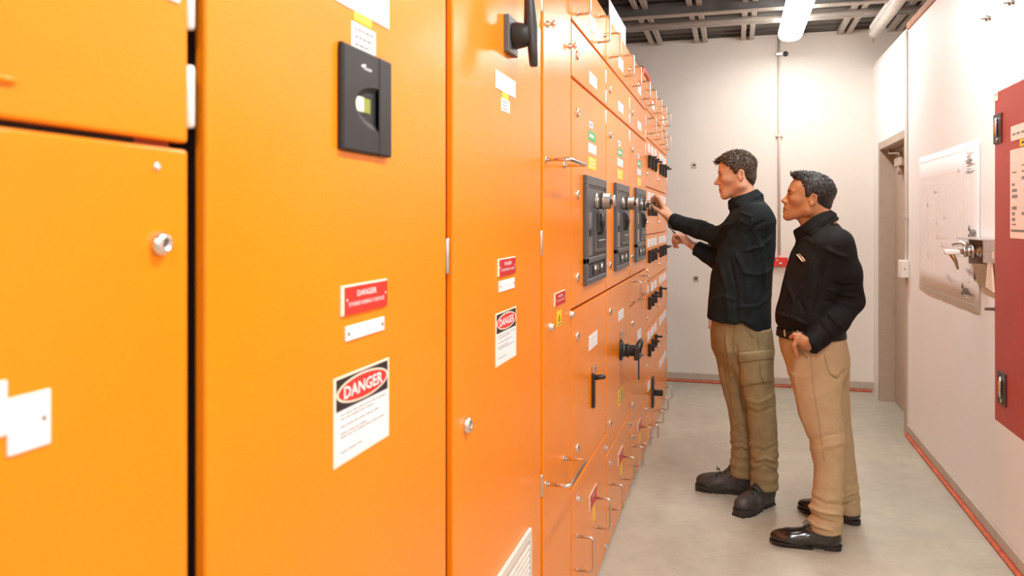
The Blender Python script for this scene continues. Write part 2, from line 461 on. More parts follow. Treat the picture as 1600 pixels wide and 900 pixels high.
def red_plate(par, R, l1='DANGER', l2='STORED ENERGY DEVICE', red=SIGNRED):
    y0, y1, z0, z1 = R
    b = MB()
    w, h = y1 - y0, z1 - z0
    b.box((FX - 0.0003, y0, z0), (FX + 0.003, y1, z1), CREAM, 0.0008)
    fr = Fr((FX + 0.0031, y0, z0), (0, 1, 0), (0, 0, 1))
    b.box((FX + 0.003, y0 + w * 0.05, z0), (FX + 0.0034, y1, z1 - h * 0.06), red)
    fr.o.x = FX + 0.0038
    if l1: b.text(l1, fr, w * 0.52, h * 0.68, h * 0.2, WHITE, w * 0.42, bold=0.012)
    if l2: b.text(l2, fr, w * 0.52, h * 0.34, h * 0.13, WHITE, w * 0.78, bold=0.008)
    for yy in (0.10, 0.95):
        b.lathe((FX + 0.0032, y0 + w * yy, z0 + h * 0.5), (1, 0, 0), [(0, h * 0.045), (0.001, h * 0.04), (0.0012, 0.0004)], CREAM, 8)
    return b.build('danger_plate', par)
def danger_sign(par, R):
    y0, y1, z0, z1 = R
    w, h = y1 - y0, z1 - z0
    b = MB()
    b.box((FX - 0.0003, y0, z0), (FX + 0.0012, y1, z1), CREAM, 0.0004)
    b.box((FX + 0.0012, y0 + w * 0.035, z0 + h * 0.03), (FX + 0.0015, y1 - w * 0.035, z0 + h * 0.615), WHITE)
    b.box((FX + 0.0012, y0 + w * 0.035, z0 + h * 0.615), (FX + 0.0016, y1 - w * 0.035, z1 - h * 0.025), INK)
    fr = Fr((FX, y0, z0), (0, 1, 0), (0, 0, 1))
    for k, (sc, m) in enumerate(((1.0, CREAM), (0.90, SIGNRED))):
        e = [fr.p(w * 0.5 + w * (0.465 if k == 0 else 0.435) * math.cos(a), h * 0.80 + h * 0.158 * (1 if k == 0 else 0.86) * math.sin(a), 0.0019 + 0.0003 * k) for a in [2 * math.pi * j / 36 for j in range(36)]]
        b.poly(e, m, (1, 0, 0), 0.0003)
    b.text('DANGER', fr, w * 0.5, h * 0.80, h * 0.145, WHITE, w * 0.70, lift=0.0026, bold=0.02)
    rnd = random.Random(3)
    for yy, l in ((0.56, 0.95), (0.515, 0.72), (0.43, 0.85), (0.35, 0.60), (0.31, 0.92), (0.235, 0.08), (0.14, 0.5)):
        a = 0.10
        while a < l - 0.05:
            q = min(l - 0.03, a + rnd.uniform(0.05, 0.14))
            b.box((FX + 0.0015, y0 + w * a, z0 + h * (yy - 0.007)), (FX + 0.0018, y0 + w * q, z0 + h * (yy + 0.007)), GREYINK)
            a = q + 0.018
    return b.build('warning_sign', par)
def vlight(par, y, z0, z1): pass

# --- bay A: nearest the camera, a split door
ya = 0.705
A = cabinet(-0.35, 0.74, 'nearest orange cabinet at the left edge with an upper and a lower door', 0.045)
zs = 1.576
d1 = door(A, -0.34, ya, zs + 0.003, TOP - 0.005)
d2 = door(A, -0.34, ya, 0.01, zs - 0.004)
for d, (v0, v1) in ((d1, (100, 200)), (d1, (-60, 46))):
    hinge(d, ya + 0.004, PX(294, v1).z, PX(294, v0).z)
y, z = YZ(248, 381); lock(d2, y, z, 0.0115, 0.010)
y, z = YZ(244, 260); lock(d2, y, z, 0.0042, 0.003)
R = rect(10, 77, 622, 708); R = (R[0], R[1], PX(77, 692).z, PX(77, 607).z)
p = plate(A, R, WHITE, th=0.002)
p['label'] = 'white label plate with a screw at its right end'
MB().lathe((FX + 0.002, *YZ(66, 652)), (1, 0, 0), [(0, 0.0025), (0.001, 0.002), (0.0012, 0.0004)], LOCKMET, 8).build('screw', p)
R2 = (PX(-110, 600).y, R[0] - 0.0005, PX(7, 680).z, PX(7, 594).z)
plate(A, R2, WHITE, th=0.002)
yq, zq = YZ(279, 6)
plate(A, (PX(140, 0).y, yq, zq, zq + 0.05), WHITE, th=0.002)
y0, zz = YZ(-60, 111); y1, _ = YZ(23, 111)
MB().box((FX - 0.001, y0, zz - 0.0028), (FX + 0.004, y1, zz + 0.0028), ORANGE, 0.002, 2).build('raised_strip', A)  # thin raised strip in the door colour

# --- bay B: the black meter unit
B = cabinet(0.745, 1.475, 'orange cabinet with the black meter unit and a large DANGER sign on one tall door')
dB = door(B, 0.734, 1.474, 0.01, TOP - 0.005)
hinge(dB, 1.484, PX(699.5, 428).z, PX(699.5, 372).z, STEEL)
hinge(dB, 1.484, 0.35, 0.43, STEEL); hinge(dB, 1.484, 2.12, 2.2, STEEL)
q = plate(B, (PX(524, 0).y, PX(607, 0).y, PX(524, 1).z, PX(524, -55).z), WHITE, lines=3, ink=PALEINK)
plate(B, (PX(553, 20).y, PX(580, 20).y, PX(580, 45).z, PX(580, 28).z), YELLOW, 'sticker', 0.0009)
plate(B, (PX(548.7, 33).y, PX(586, 33).y, PX(586, 92).z, PX(586, 51).z), WHITE, th=0.0012, lines=3, ink=GREYINK)
red_plate(B, rect(531, 602.5, 447.5, 495))
plate(B, rect(538.5, 598.5, 511, 534), WHITE, th=0.0025, lines=1, ink=PALEINK, screws=True)
danger_sign(B, rect(520.5, 607, 593, 734.5))
# meter unit with a sunken display
yb = PX(527, 150).y
th = PY(537, 150, yb).x - FX
pr_ = PX(613, 98, FX + th); yr = pr_.y
zt = PX(527, 63).z; zb = PX(527, 235).z
zt2 = PX(613, 99, FX + th).z; zb2 = PX(613, 246, FX + th).z
zt = (zt + zt2) / 2 ; zb = (zb + zb2) / 2
yg = yb + (yr - yb) * 0.70
m = MB()
zc = PX(545, 155, FX + th).z
cy = yg - 0.001; rad_y = (yg - yb) * 0.68; rad_z = 0.030
n = 40
inner = []
for k in range(n):
    a = math.pi / 2 + math.pi * k / (n - 1)
    inner.append((cy + rad_y * math.cos(a) * (1.0 if math.cos(a) < 0 else 1.0), zc + rad_z * math.sin(a) * (1.0 if k < n / 2 else 1.25)))
outer = []
for (iy, iz) in inner:
    dy, dz = iy - cy, iz - zc
    sfs = []
    if dy < -1e-9: sfs.append((yb - cy) / dy)
    if dz > 1e-9: sfs.append((zt - zc) / dz)
    if dz < -1e-9: sfs.append((zb - zc) / dz)
    sfs = min(sfs); outer.append((cy + dy * sfs, zc + dz * sfs))
bl = 0.0035
def ins(p): return (max(p[0], yb + bl), min(max(p[1], zb + bl), zt - bl))
rings = [[Vector((FX - 0.0005, a, b_)) for a, b_ in outer], [Vector((FX + th - bl, a, b_)) for a, b_ in outer],
         [Vector((FX + th, *ins(p_))) for p_ in outer], [Vector((FX + th, a, b_)) for a, b_ in inner],
         [Vector((FX + th - 0.002, cy + (a - cy) * 0.97, zc + (b_ - zc) * 0.97)) for a, b_ in inner],
         [Vector((FX + th * 0.45, cy + (a - cy) * 0.80, zc + (b_ - zc) * 0.72)) for a, b_ in inner]]
m.ring_loft(rings, CHARCOAL, smooth=False)
mu = m.build('meter_unit', B)
mu['label'] = 'black meter unit with a sunken display'
MB().box((FX - 0.0005, yg + 0.0018, zb), (FX + th, yr, zt), CHARCOAL, 0.0035, 2).build('side_cover', mu)
MB().box((FX - 0.0005, yg - 0.001, zb + 0.004), (FX + th - 0.004, yg + 0.002, zt - 0.004), BLACK).build('groove', mu)
ds = MB()
ly0 = PX(542, 155, FX + th * 0.6).y; ly1 = PX(570, 155, FX + th * 0.6).y
ds.box((FX + th * 0.46, ly0, zc - 0.012), (FX + th * 0.62, ly0 + (ly1 - ly0) * 0.95, zc + 0.011), LCD, 0.001)
ds.box((FX + th * 0.46, ly0 + (ly1 - ly0) * 0.95, zc - 0.012), (FX + th * 0.55, ly0 + (ly1 - ly0) * 1.35, zc + 0.011), LCDG, 0.001)
ds.build('display', mu)
lg = MB()
fr = Fr((FX + th + 0.0003, 0, 0), (0, 1, 0), (0, 0, 1))
ca, cz_ = PX(573, 105, FX + th).y, PX(573, 106, FX + th).z
lg.poly([fr.p(ca - 0.018, cz_ + 0.001), fr.p(ca - 0.016, cz_ - 0.002), fr.p(ca - 0.006, cz_ + 0.000), fr.p(ca - 0.002, cz_ + 0.004), fr.p(ca - 0.010, cz_ + 0.0035)][::1], WHITE)
lg.text('Schneider', fr, ca + 0.004, cz_ - 0.0015, 0.0052, WHITE, 0.028, bold=0.02)
lg.build('badge', mu)

# --- bay C: rotary isolator and vent
C = cabinet(1.476, 2.288, 'orange cabinet with the rotary isolator handle, the second DANGER sign and a pale louvre vent')
dC = door(C, 1.515, 2.272, 0.01, TOP - 0.005)
for v0, v1 in ((-30, 18), (360, 400), (743, 778)):
    hinge(dC, 2.284, PX(845.5, v1).z, PX(845.5, v0).z, STEEL)
plate(C, rect(774, 805, 108, 137), WHITE, lines=2, ink=PALEINK)
plate(C, rect(785, 794, 143, 153), YELLOW, 'sticker', 0.0009)
plate(C, rect(783, 796, 152, 172), WHITE, th=0.0011, lines=3)
red_plate(C, rect(777, 804, 405, 433), red=DEEPRED)
plate(C, rect(779, 803, 440, 457), WHITE, th=0.0025, lines=1, ink=PALEINK, screws=True)
danger_sign(C, rect(774, 806, 491, 575))
y, z = YZ(728, 664); lock(dC, y, z, 0.0165, 0.012, 0.9)
# louvre vent
y0 = PX(746, 850).y; y1, zt = YZ(826, 823); zb = 0.40
m = MB()
m.box((FX - 0.001, y0, zb + 0.019), (FX + 0.010, y0 + 0.016, zt - 0.029), VENT, 0.0)
m.box((FX - 0.001, y1 - 0.016, zb + 0.019), (FX + 0.010, y1, zt - 0.029), VENT, 0.0)
m.box((FX - 0.001, y0, zt - 0.03), (FX + 0.010, y1, zt), VENT, 0.003)
m.box((FX - 0.001, y0, zb), (FX + 0.010, y1, zb + 0.02), VENT, 0.003)
m.box((FX - 0.0005, y0 + 0.015, zb + 0.019), (FX + 0.001, y1 - 0.015, zt - 0.029), CHARCOAL)
vf = m.build('vent', C)
vf['label'] = 'pale grey louvre vent'
z = zt - 0.036; sl = None
while z > zb + 0.03:
    if sl is None:
        s_ = MB(); s_.poly([(FX + 0.0015, y0 + 0.014, z), (FX + 0.0015, y1 - 0.014, z), (FX + 0.009, y1 - 0.014, z - 0.013), (FX + 0.009, y0 + 0.014, z - 0.013)], VENT, (1, 0, 0.6), 0.0015)
        sl = s_.build('louvre', vf, origin=(FX, y0, z)); z00 = z; loc0 = sl.location.copy()
    else:
        o = sl.copy(); COL.objects.link(o); o.location = loc0 + Vector((0, 0, z - z00))
    z -= 0.0165
# rotary isolator handle
y0 = PX(787, 50).y; y1 = y0 + 0.085; zc = 1.962
m = MB(); m.box((FX - 0.0005, y0, zc - 0.047), (FX + 0.014, y1, zc + 0.047), BREAKER, 0.002)
ro = m.build('rotary_switch', C); ro['label'] = 'black rotary isolator switch with a long pistol handle'
yc = (y0 + y1) / 2
MB().lathe((FX + 0.013, yc, zc), (1, 0, 0), [(0, 0.032), (0.006, 0.034), (0.03, 0.030), (0.042, 0.026), (0.045, 0.022), (0.046, 0.001)], CHARCOAL, 20).build('hub', ro)
m = MB()
rings = []
for z_, wy, wx, ox in ((-0.10, 0.008, 0.008, 0.000), (-0.096, 0.013, 0.011, 0.000), (-0.05, 0.014, 0.013, -0.003), (0, 0.018, 0.018, -0.008), (0.05, 0.015, 0.015, -0.010), (0.10, 0.013, 0.012, -0.013), (0.135, 0.012, 0.011, -0.015), (0.14, 0.006, 0.006, -0.015)):
    rings.append([Vector((FX + 0.066 + ox + wx * math.cos(a), yc + wy * math.sin(a), zc + 0.02 + z_)) for a in [2 * math.pi * j / 12 for j in range(12)]])
m.ring_loft(rings, BLACK)
m.build('lever', ro)

# --- bay D: the narrow cable door
D = cabinet(2.29, 2.728, 'narrow orange cable cabinet with two level pull handles')
dD = door(D, 2.305, 2.718, 0.01, TOP - 0.005)
for u, v in ((855, 38), (889.5, 72)): wing_bolt(dD, *YZ(u, v))
bolt(dD, *YZ(859, 511), 0.010, 0.012); bolt(dD, 2.711, YZ(892.3, 491)[1], 0.010, 0.012)
zz = YZ(862, 252.5)[1]; handle(dD, 2.335, zz, zz, 0.075, 0.0058, y1=2.60, m=CHROME)
zz = YZ(852, 757)[1]; handle(dD, 2.335, zz, zz, 0.075, 0.0058, y1=2.60, m=CHROME)
red_plate(D, rect(865.5, 882, 459, 479.5), 'DANGER', 'STORED ENERGY', DEEPRED)
st = MB(); R = rect(870, 877, 487, 511)
st.box((FX - 0.0003, R[0], R[2]), (FX + 0.0008, R[1], R[3]), YELLOW)
fr = Fr((FX + 0.0010, (R[0] + R[1]) / 2, (R[2] + R[3]) / 2), (0, 1, 0), (0, 0, 1)); w, h = R[1] - R[0], R[3] - R[2]
st.poly([fr.p(-w * 0.3, -h * 0.22), fr.p(w * 0.3, -h * 0.22), fr.p(0, h * 0.3)], INK)
st.poly([fr.p(-w * 0.17, -h * 0.16, 0.0003), fr.p(w * 0.17, -h * 0.16, 0.0003), fr.p(0, h * 0.16, 0.0003)], YELLOW)
st.poly([fr.p(-w * 0.04, -h * 0.12, 0.0006), fr.p(w * 0.04, -h * 0.12, 0.0006), fr.p(w * 0.03, h * 0.1, 0.0006), fr.p(-w * 0.03, h * 0.1, 0.0006)], INK)
st.box((FX + 0.0008, R[0] + w * 0.1, R[2] + h * 0.08), (FX + 0.0012, R[1] - w * 0.1, R[2] + h * 0.14), INK)
st.build('sticker', D)

# --- bays E, F, G: circuit breaker cubicles
def breaker(cab, R, bl=0.0):
    y0, y1, z0, z1 = R
    w, h = y1 - y0, z1 - z0
    m = MB()
    t = 0.014
    # raised frame round a sunken face
    fr_ = [(y0, y0 + w * 0.10, z0 + h * 0.05, z1 - h * 0.085), (y1 - w * 0.04, y1, z0 + h * 0.05, z1 - h * 0.085), (y0, y1, z1 - h * 0.085, z1), (y0, y1, z0, z0 + h * 0.05), (y0, y1, z0 + h * 0.195, z0 + h * 0.245)]
    for a, b_, c_, d_ in fr_: m.box((FX - 0.001, a, c_), (FX + t, b_, d_), BREAKER, 0.002)
    m.box((FX - 0.0005, y0 + 0.003, z0 + 0.003), (FX + 0.004, y1 - 0.003, z1 - 0.003), BREAKER_D)
    br = m.build('circuit_breaker', cab)
    br['label'] = 'dark grey breaker front with a keyed lock'
    m = MB(); m.box((FX - 0.001, y0 + w * 0.09, z0 + h * 0.235), (FX + t * 0.55, y1 - w * 0.03, z1 - h * 0.10), BREAKER, 0.002)
    m.box((FX, y0 + w * 0.12, z1 - h * 0.105), (FX + t * 0.7, y1 - w * 0.05, z1 - h * 0.085), BLACK)
    m.box((FX, y0 + w * 0.12, z0 + h * 0.245), (FX + t * 0.7, y1 - w * 0.05, z0 + h * 0.257), BLACK)
    m.build('front_panel', br)
    m = MB()
    m.box((FX, y0 + w * 0.38, z0 + h * 0.28), (FX + t * 1.15, y1 - w * 0.06, z0 + h * 0.70), BREAKER, 0.003)
    m.box((FX, y0 + w * 0.44, z0 + h * 0.32), (FX + t * 1.3, y1 - w * 0.10, z0 + h * 0.52), BREAKER_D, 0.003)
    for k in range(6): m.box((FX + t * 1.15, y1 - w * 0.24, z0 + h * (0.53 + 0.024 * k)), (FX + t * 1.3, y1 - w * 0.1, z0 + h * (0.534 + 0.024 * k)), BREAKER_D)
    m.box((FX + t, y0 + w * 0.52, z0 + h * 0.392), (FX + t * 1.4, y1 - w * 0.14, z0 + h * 0.398), WHITEP)
    m.build('mechanism', br)
    m = MB(); m.box((FX, y0 + w * 0.17, z0 + h * 0.265), (FX + t * 0.75, y0 + w * 0.30, z0 + h * 0.44), STEEL, 0.001)
    m.box((FX, y0 + w * 0.19, z0 + h * 0.51), (FX + t * 0.75, y0 + w * 0.28, z0 + h * 0.66), STEEL, 0.001)
    for k in range(3): m.box((FX, y0 + w * 0.17, z0 + h * (0.445 + 0.022 * k)), (FX + t * 0.9, y0 + w * 0.30, z0 + h * (0.460 + 0.022 * k)), BREAKER_D)
    m.build('indicator_strip', br)
    m = MB(); m.box((FX, y0 + w * 0.14, z0 + h * 0.065), (FX + t * 0.5, y1 - w * 0.07, z0 + h * 0.18), BREAKER_D, 0.001)
    for a, b_ in ((0.36, 0.52), (0.68, 0.84)):
        m.box((FX, y0 + w * a, z0 + h * 0.075), (FX + t * 0.85, y0 + w * b_, z0 + h * 0.165), BLACK, 0.002)
        m.box((FX + t * 0.8, y0 + w * (a + 0.03), z0 + h * 0.12), (FX + t * 0.95, y0 + w * (b_ - 0.05), z0 + h * 0.155), WHITEP)
    m.box((FX, y0 + w * 0.56, z0 + h * 0.10), (FX + t * 0.8, y0 + w * 0.64, z0 + h * 0.15), LOCKMET, 0.001)
    m.build('lower_window', br)
    # lock barrel with its ring and key; the charging handle under it
    ly, lz = y0 + w * 0.50, z0 + h * 0.775
    m = MB()
    m.lathe((FX + t * 0.5, ly, lz), (1, 0, 0), [(0, 0.037), (0.006, 0.037), (0.007, 0.034), (0.028, 0.034), (0.030, 0.037), (0.036, 0.037), (0.038, 0.033), (0.060 - bl, 0.033), (0.062 - bl, 0.028), (0.0625 - bl, 0.001)], LOCKMET, 20)
    lb = m.build('lock_barrel', br)
    m = MB(); m.lathe((FX + t * 0.5 + 0.062 - bl, ly, lz), (1, 0, 0), [(0, 0.014), (0.008, 0.014), (0.009, 0.026), (0.016, 0.026), (0.018, 0.018), (0.0185, 0.001)], CHROME, 14)
    m.build('lock_ring', br)
    m = MB()
    m.box((FX + t * 0.5, ly - 0.025, lz - 0.13), (FX + t * 1.9, ly + 0.045, lz - 0.045), BLACK, 0.006, 2)
    m.tube([(FX + t * 1.6, ly + 0.02, lz - 0.05), (FX + t * 2.4, ly + 0.022, lz - 0.09), (FX + t * 1.5, ly + 0.024, lz - 0.135)], 0.010, BLACK, 8)
    m.build('charging_handle', br)
    return br
def top_panel(cab, y0, y1, z0=2.205, z1=TOP - 0.005, lab=True, hz=(2.245, 2.352), ds=(0.2, 0.76)):
    d = door(cab, y0, y1, z0, z1, 'cover_panel'); w = y1 - y0
    for f in ds: handle(d, y0 + w * f, hz[0], hz[1], 0.05)
    if lab: plate(cab, (y0 + w * 0.46, y0 + w * 0.68, hz[0] + 0.006, hz[0] + 0.066), WHITE, lines=2, ink=PALEINK)
    bolt(d, y1 - w * 0.05, (z0 + z1) / 2, 0.008, 0.008)
    return d
def row_labels(cab, y0, w, zoff=0.0):
    plate(cab, (y0 + w * 0.45, y0 + w * 0.56, 1.862 + zoff, 1.888 + zoff), WHITE, 'sticker', 0.0009, 1)
    plate(cab, (y0 + w * 0.43, y0 + w * 0.64, 1.812 + zoff, 1.850 + zoff), GREEN, 'sticker', 0.0009, 1, WHITE)
    plate(cab, (y0 + w * 0.42, y0 + w * 0.66, 1.762 + zoff, 1.800 + zoff), WHITE, lines=2, ink=PALEINK)
    plate(cab, (y0 + w * 0.42, y0 + w * 0.66, 1.697 + zoff, 1.746 + zoff), YELLOW, 'sticker', 0.0012, 3, CREAM)
ROWS = (2.2, 2.0, 1.178)
def cubicle(y0, y1, label, zrow4, Rb, hz4, row3=None, hds=(0.13, 0.66), bl=0.0):
    cab = cabinet(y0 - 0.0045, y1 + 0.0045, label)
    w = y1 - y0
    top_panel(cab, y0, y1, ds=(0.13, 0.74))
    d1 = door(cab, y0, y1, 2.005, 2.195)
    lock(d1, y0 + w * 0.13, 2.095, 0.0165); plate(cab, (y0 + w * 0.45, y0 + w * 0.68, 2.035, 2.085), WHITE, lines=2, ink=PALEINK)
    hinge(d1, y1 - 0.002, 2.10, 2.165); hinge(d1, y1 - 0.002, 2.015, 2.075)
    d2 = door(cab, y0, y1, 1.182, 1.995)
    for z in (1.887, 1.588, 1.287): lock(d2, y0 + w * 0.13, z, 0.0165)
    hinge(d2, y1 - 0.002, 1.92, 1.985); hinge(d2, y1 - 0.002, 1.19, 1.26, HINGE_O)
    row_labels(cab, y0, w, 0.0)
    breaker(cab, Rb, bl)
    z3t = 1.173
    if row3 is not None:
        p = door(cab, y0, y1, row3 + 0.004, z3t, 'cover_panel')
        for f in (0.12, 0.7): handle(p, y0 + w * f, (row3 + z3t) / 2 - 0.055, (row3 + z3t) / 2 + 0.055, 0.05)
        bolt(p, y1 - w * 0.06, (row3 + z3t) / 2, 0.007, 0.007)
        z3t = row3 - 0.003
    d3 = door(cab, y0, y1, zrow4 + 0.004, z3t)
    lock(d3, y0 + w * 0.13, z3t - 0.10, 0.0165); lock(d3, y0 + w * 0.13, zrow4 + 0.12, 0.0165)
    hinge(d3, y1 - 0.002, z3t - 0.09, z3t - 0.02, HINGE_O); hinge(d3, y1 - 0.002, zrow4 + 0.03, zrow4 + 0.10, HINGE_O)
    d4 = door(cab, y0, y1, 0.012, zrow4 - 0.003, 'cover_panel')
    for f in hds: handle(d4, y0 + w * f, hz4[0], hz4[1], 0.06)
    bolt(d4, y0 + w * 0.12, zrow4 - 0.06, 0.010, 0.012); bolt(d4, y1 - w * 0.03, 0.05, 0.009, 0.01); bolt(d4, y1 - w * 0.03, zrow4 - 0.06, 0.010, 0.012)
    zz = hz4[1] + 0.05
    red_plate(cab, (y0 + w * 0.45, y0 + w * 0.66, zz - 0.05, zz + 0.01), 'DANGER', None, DEEPRED)
    plate(cab, (y0 + w * 0.56, y0 + w * 0.63, zz - 0.125, zz - 0.055), YELLOW, 'sticker', 0.0009)
    return cab, d3
def brect(u0, u1, vt, vb): return rect(u0, u1, vt, vb)
E_, dE = cubicle(2.733, 3.506, 'first orange breaker cubicle beside the narrow cabinet with a black drop lever low down', 0.545, brect(911, 943, 273, 447), (0.222, 0.345))
plate(E_, rect(920, 933, 526, 549), WHITE, lines=2, ink=PALEINK)
y, z = YZ(925.5, 590)
m = MB(); m.box((FX, y - 0.018, z - 0.12), (FX + 0.012, y + 0.012, z + 0.015), BLACK, 0.004, 2)
m.tube([(FX + 0.005, y, z), (FX + 0.045, y + 0.01, z + 0.004), (FX + 0.052, y + 0.012, z + 0.004)], [0.011, 0.010, 0.006], BLACK, 10)
lv = m.build('drop_lever', E_)
MB().box((FX, y - 0.02, z + 0.02), (FX + 0.014, y + 0.02, z + 0.05), STEEL, 0.003).build('latch', lv)
F_, dF = cubicle(3.516, 4.336, 'second orange breaker cubicle with a padlockable black rotary switch on its lower door', 0.44, brect(959, 979.5, 285, 424), (0.165, 0.28))
plate(F_, rect(966, 974, 487.5, 503), WHITE, lines=2, ink=PALEINK)
plate(F_, rect(966, 974, 612, 637), YELLOW, 'sticker', 0.0012, 3, GREYINK)
y, z = YZ(969.5, 547)
m = MB()
m.lathe((FX, y, z), (1, 0, 0), [(0, 0.052), (0.008, 0.052), (0.012, 0.046), (0.013, 0.033), (0.035, 0.031), (0.036, 0.036), (0.042, 0.036), (0.044, 0.028), (0.085, 0.028), (0.086, 0.001)], BLACK, 20)
rs = m.build('rotary_switch', F_); rs['label'] = 'black rotary switch with a crossed grip and a hanging lock tag'
m = MB()
m.box((FX + 0.070, y - 0.03, z - 0.045), (FX + 0.098, y + 0.03, z + 0.02), BLACK, 0.006, 2)
m.tube([(FX + 0.085, y, z + 0.0), (FX + 0.092, y + 0.05, z + 0.03), (FX + 0.092, y + 0.10, z + 0.035)], [0.02, 0.017, 0.014], BLACK, 10)
m.tube([(FX + 0.085, y, z - 0.03), (FX + 0.095, y + 0.10, z - 0.035)], [0.012, 0.009], BLACK, 8)
m.build('grip', rs)
MB().box((FX + 0.088, y - 0.004, z - 0.145), (FX + 0.094, y + 0.010, z - 0.04), BLACK, 0.001).build('lock_tag', rs)
MB().box((FX, y - 0.02, z + 0.06), (FX + 0.012, y + 0.035, z + 0.10), STEEL, 0.002).build('latch', rs)
G_, dG = cubicle(4.346, 5.15, 'third orange breaker cubicle, the one the man in cargo trousers is unlocking', 0.335, brect(991.3, 1006, 293, 410), (0.115, 0.225), row3=1.015, bl=0.021)
plate(G_, rect(996, 1001.5, 518, 533), WHITE, lines=2, ink=PALEINK)

# --- bays H, I: rows of small switch compartments at the far end
def toggle(par, y, z, arm=0.055):
    m = MB()
    m.box((FX, y - 0.020, z - 0.045), (FX + 0.018, y + 0.020, z + 0.04), CHARCOAL, 0.003)
    m.box((FX + 0.014, y - 0.008, z + 0.018), (FX + arm, y + 0.008, z + 0.032), BLACK, 0.003)
    return m.build('switch_toggle', par)
def end_bay(y0, y1, label, rows, last):
    cab = cabinet(y0 - 0.0045, y1 + 0.0045, label)
    w = y1 - y0
    top_panel(cab, y0, y1, 2.222, TOP - 0.005, hz=(2.26, 2.36), ds=(0.2, 0.72))
    d = door(cab, y0, y1, 2.035, 2.215, 'cover_panel')
    for f in (0.2, 0.72): handle(d, y0 + w * f, 2.07, 2.17, 0.05)
    bolt(d, y1 - w * 0.05, 2.12, 0.007, 0.008)
    zt = 2.03
    for k, (zb, labs, tg) in enumerate(rows):
        d = door(cab, y0, y1, zb + 0.003, zt - 0.003)
        for j in range(labs): plate(cab, (y0 + w * (0.12 + 0.27 * j), y0 + w * (0.33 + 0.27 * j), zt - 0.085, zt - 0.03), WHITE, th=0.002, lines=2, ink=PALEINK)
        for j in range(tg): toggle(d, y0 + w * (0.2 + 0.27 * j), zt - 0.145)
        bolt(d, y0 + w * 0.07, zt - 0.235, 0.008, 0.008)
        hinge(d, y1 - 0.002, zt - 0.25, zt - 0.16, m=HINGE if k < 1 else HINGE_O)
        zt = zb
    d = door(cab, y0, y1, 0.012, zt - 0.003, 'cover_panel')
    for f in (0.25, 0.75): handle(d, y0 + w * f, last[0], last[1], 0.06)
    return cab
H_ = end_bay(5.16, 5.985, 'orange cabinet of small switch compartments behind the working hand', ((1.71, 3, 3), (1.395, 3, 3), (1.085, 3, 3), (0.772, 3, 3), (0.44, 3, 3), (0.125, 1, 0)), (0.03, 0.118))
y, z = 5.16 + 0.5 * 0.825, 0.30
m = MB(); m.box((FX, y - 0.05, z - 0.11), (FX + 0.014, y + 0.03, z + 0.10), BREAKER_D, 0.003); m.box((FX + 0.01, y - 0.02, z - 0.03), (FX + 0.075, y + 0.015, z + 0.01), BLACK, 0.004)
m.build('switch_lever', H_)
I_ = end_bay(5.995, 6.82, 'farthest orange cabinet at the end of the row next to the back wall', ((1.71, 3, 3), (1.395, 3, 0), (1.085, 3, 3), (0.772, 3, 1), (0.44, 3, 0), (0.125, 3, 0)), (0.025, 0.115))
# white strip sign standing on the cabinet tops
m = MB(); R = (3.66, 4.22)
m.box((FX - 0.012, R[0], TOP + 0.0005), (FX - 0.006, R[1], TOP + 0.10), WHITE, 0.001)
fr = Fr((FX - 0.0057, R[0], TOP), (0, 1, 0), (0, 0, 1))
for k, l in enumerate((0.8, 0.6)):
    m.box((FX - 0.006, R[0] + 0.05, TOP + 0.062 - 0.03 * k), (FX - 0.0056, R[0] + 0.05 + 0.45 * l, TOP + 0.074 - 0.03 * k), PALEINK)
tag(m.build('strip_sign', origin=(FX, 3.94, TOP)), 'white strip sign standing on top of the second breaker cubicle', 'sign')
# orange red conduit arching over the top edge
pts = []
for a in range(0, 11):
    t = a / 10 * math.pi
    pts.append((FX - 0.05 + 0.025 * math.sin(t / 2), 5.62 - 0.14 * math.cos(t) + 0.0, TOP + 0.008 + 0.115 * math.sin(t) + 0.0))
pts = [(FX - 0.06, 5.42, TOP + 0.10), (FX - 0.06, 5.52, TOP + 0.105), (FX - 0.055, 5.62, TOP + 0.100), (FX - 0.05, 5.71, TOP + 0.085), (FX - 0.045, 5.77, TOP + 0.06), (FX - 0.045, 5.785, TOP + 0.006)]
pts = [(FX - 0.06, 5.38, TOP + 0.004), (FX - 0.06, 5.385, TOP + 0.06), (FX - 0.06, 5.40, TOP + 0.09)] + pts
tag(MB().tube(pts, 0.024, PIPERED, 12).build('conduit', origin=(FX - 0.05, 5.6, TOP)), 'orange red conduit elbow arching over the far cabinet tops', 'pipe')

# ---------------------------------------------------------------- back wall fittings
# conduit down the back wall to the red box
ux, uy, uz = PY(1217.5, 60, YB - 0.012)
m = MB(); m.tube([(ux, YB - 0.0135, CZ), (ux, YB - 0.0135, 1.185)], 0.0125, CONDUIT, 10)
cd = m.build('conduit', origin=(ux, YB, 1.18)); tag(cd, 'painted conduit running down the back wall to the red box', 'pipe')
for v in (85, 212):
    z = PY(1218, v, YB).z
    s = MB(); s.box((ux - 0.03, YB - 0.028, z - 0.012), (ux + 0.03, YB - 0.001, z + 0.012), STEEL if v < 100 else CONDUIT, 0.003)
    if v < 100:
        s.lathe((ux + 0.055, YB - 0.001, z), (0, -1, 0), [(0, 0.022), (0.02, 0.022), (0.022, 0.018), (0.0225, 0.001)], BLACK, 10)
    s.build('saddle', cd)
a = PY(1208, 402, YB); b = PY(1230.5, 416, YB)
m = MB(); m.box((a.x, YB - 0.045, b.z), (b.x, YB - 0.0005, a.z), SIGNRED, 0.004, 2)
rb = m.build('alarm_box', origin=((a.x + b.x) / 2, YB, b.z)); tag(rb, 'small red box on the back wall between the two men', 'box')
w = b.x - a.x
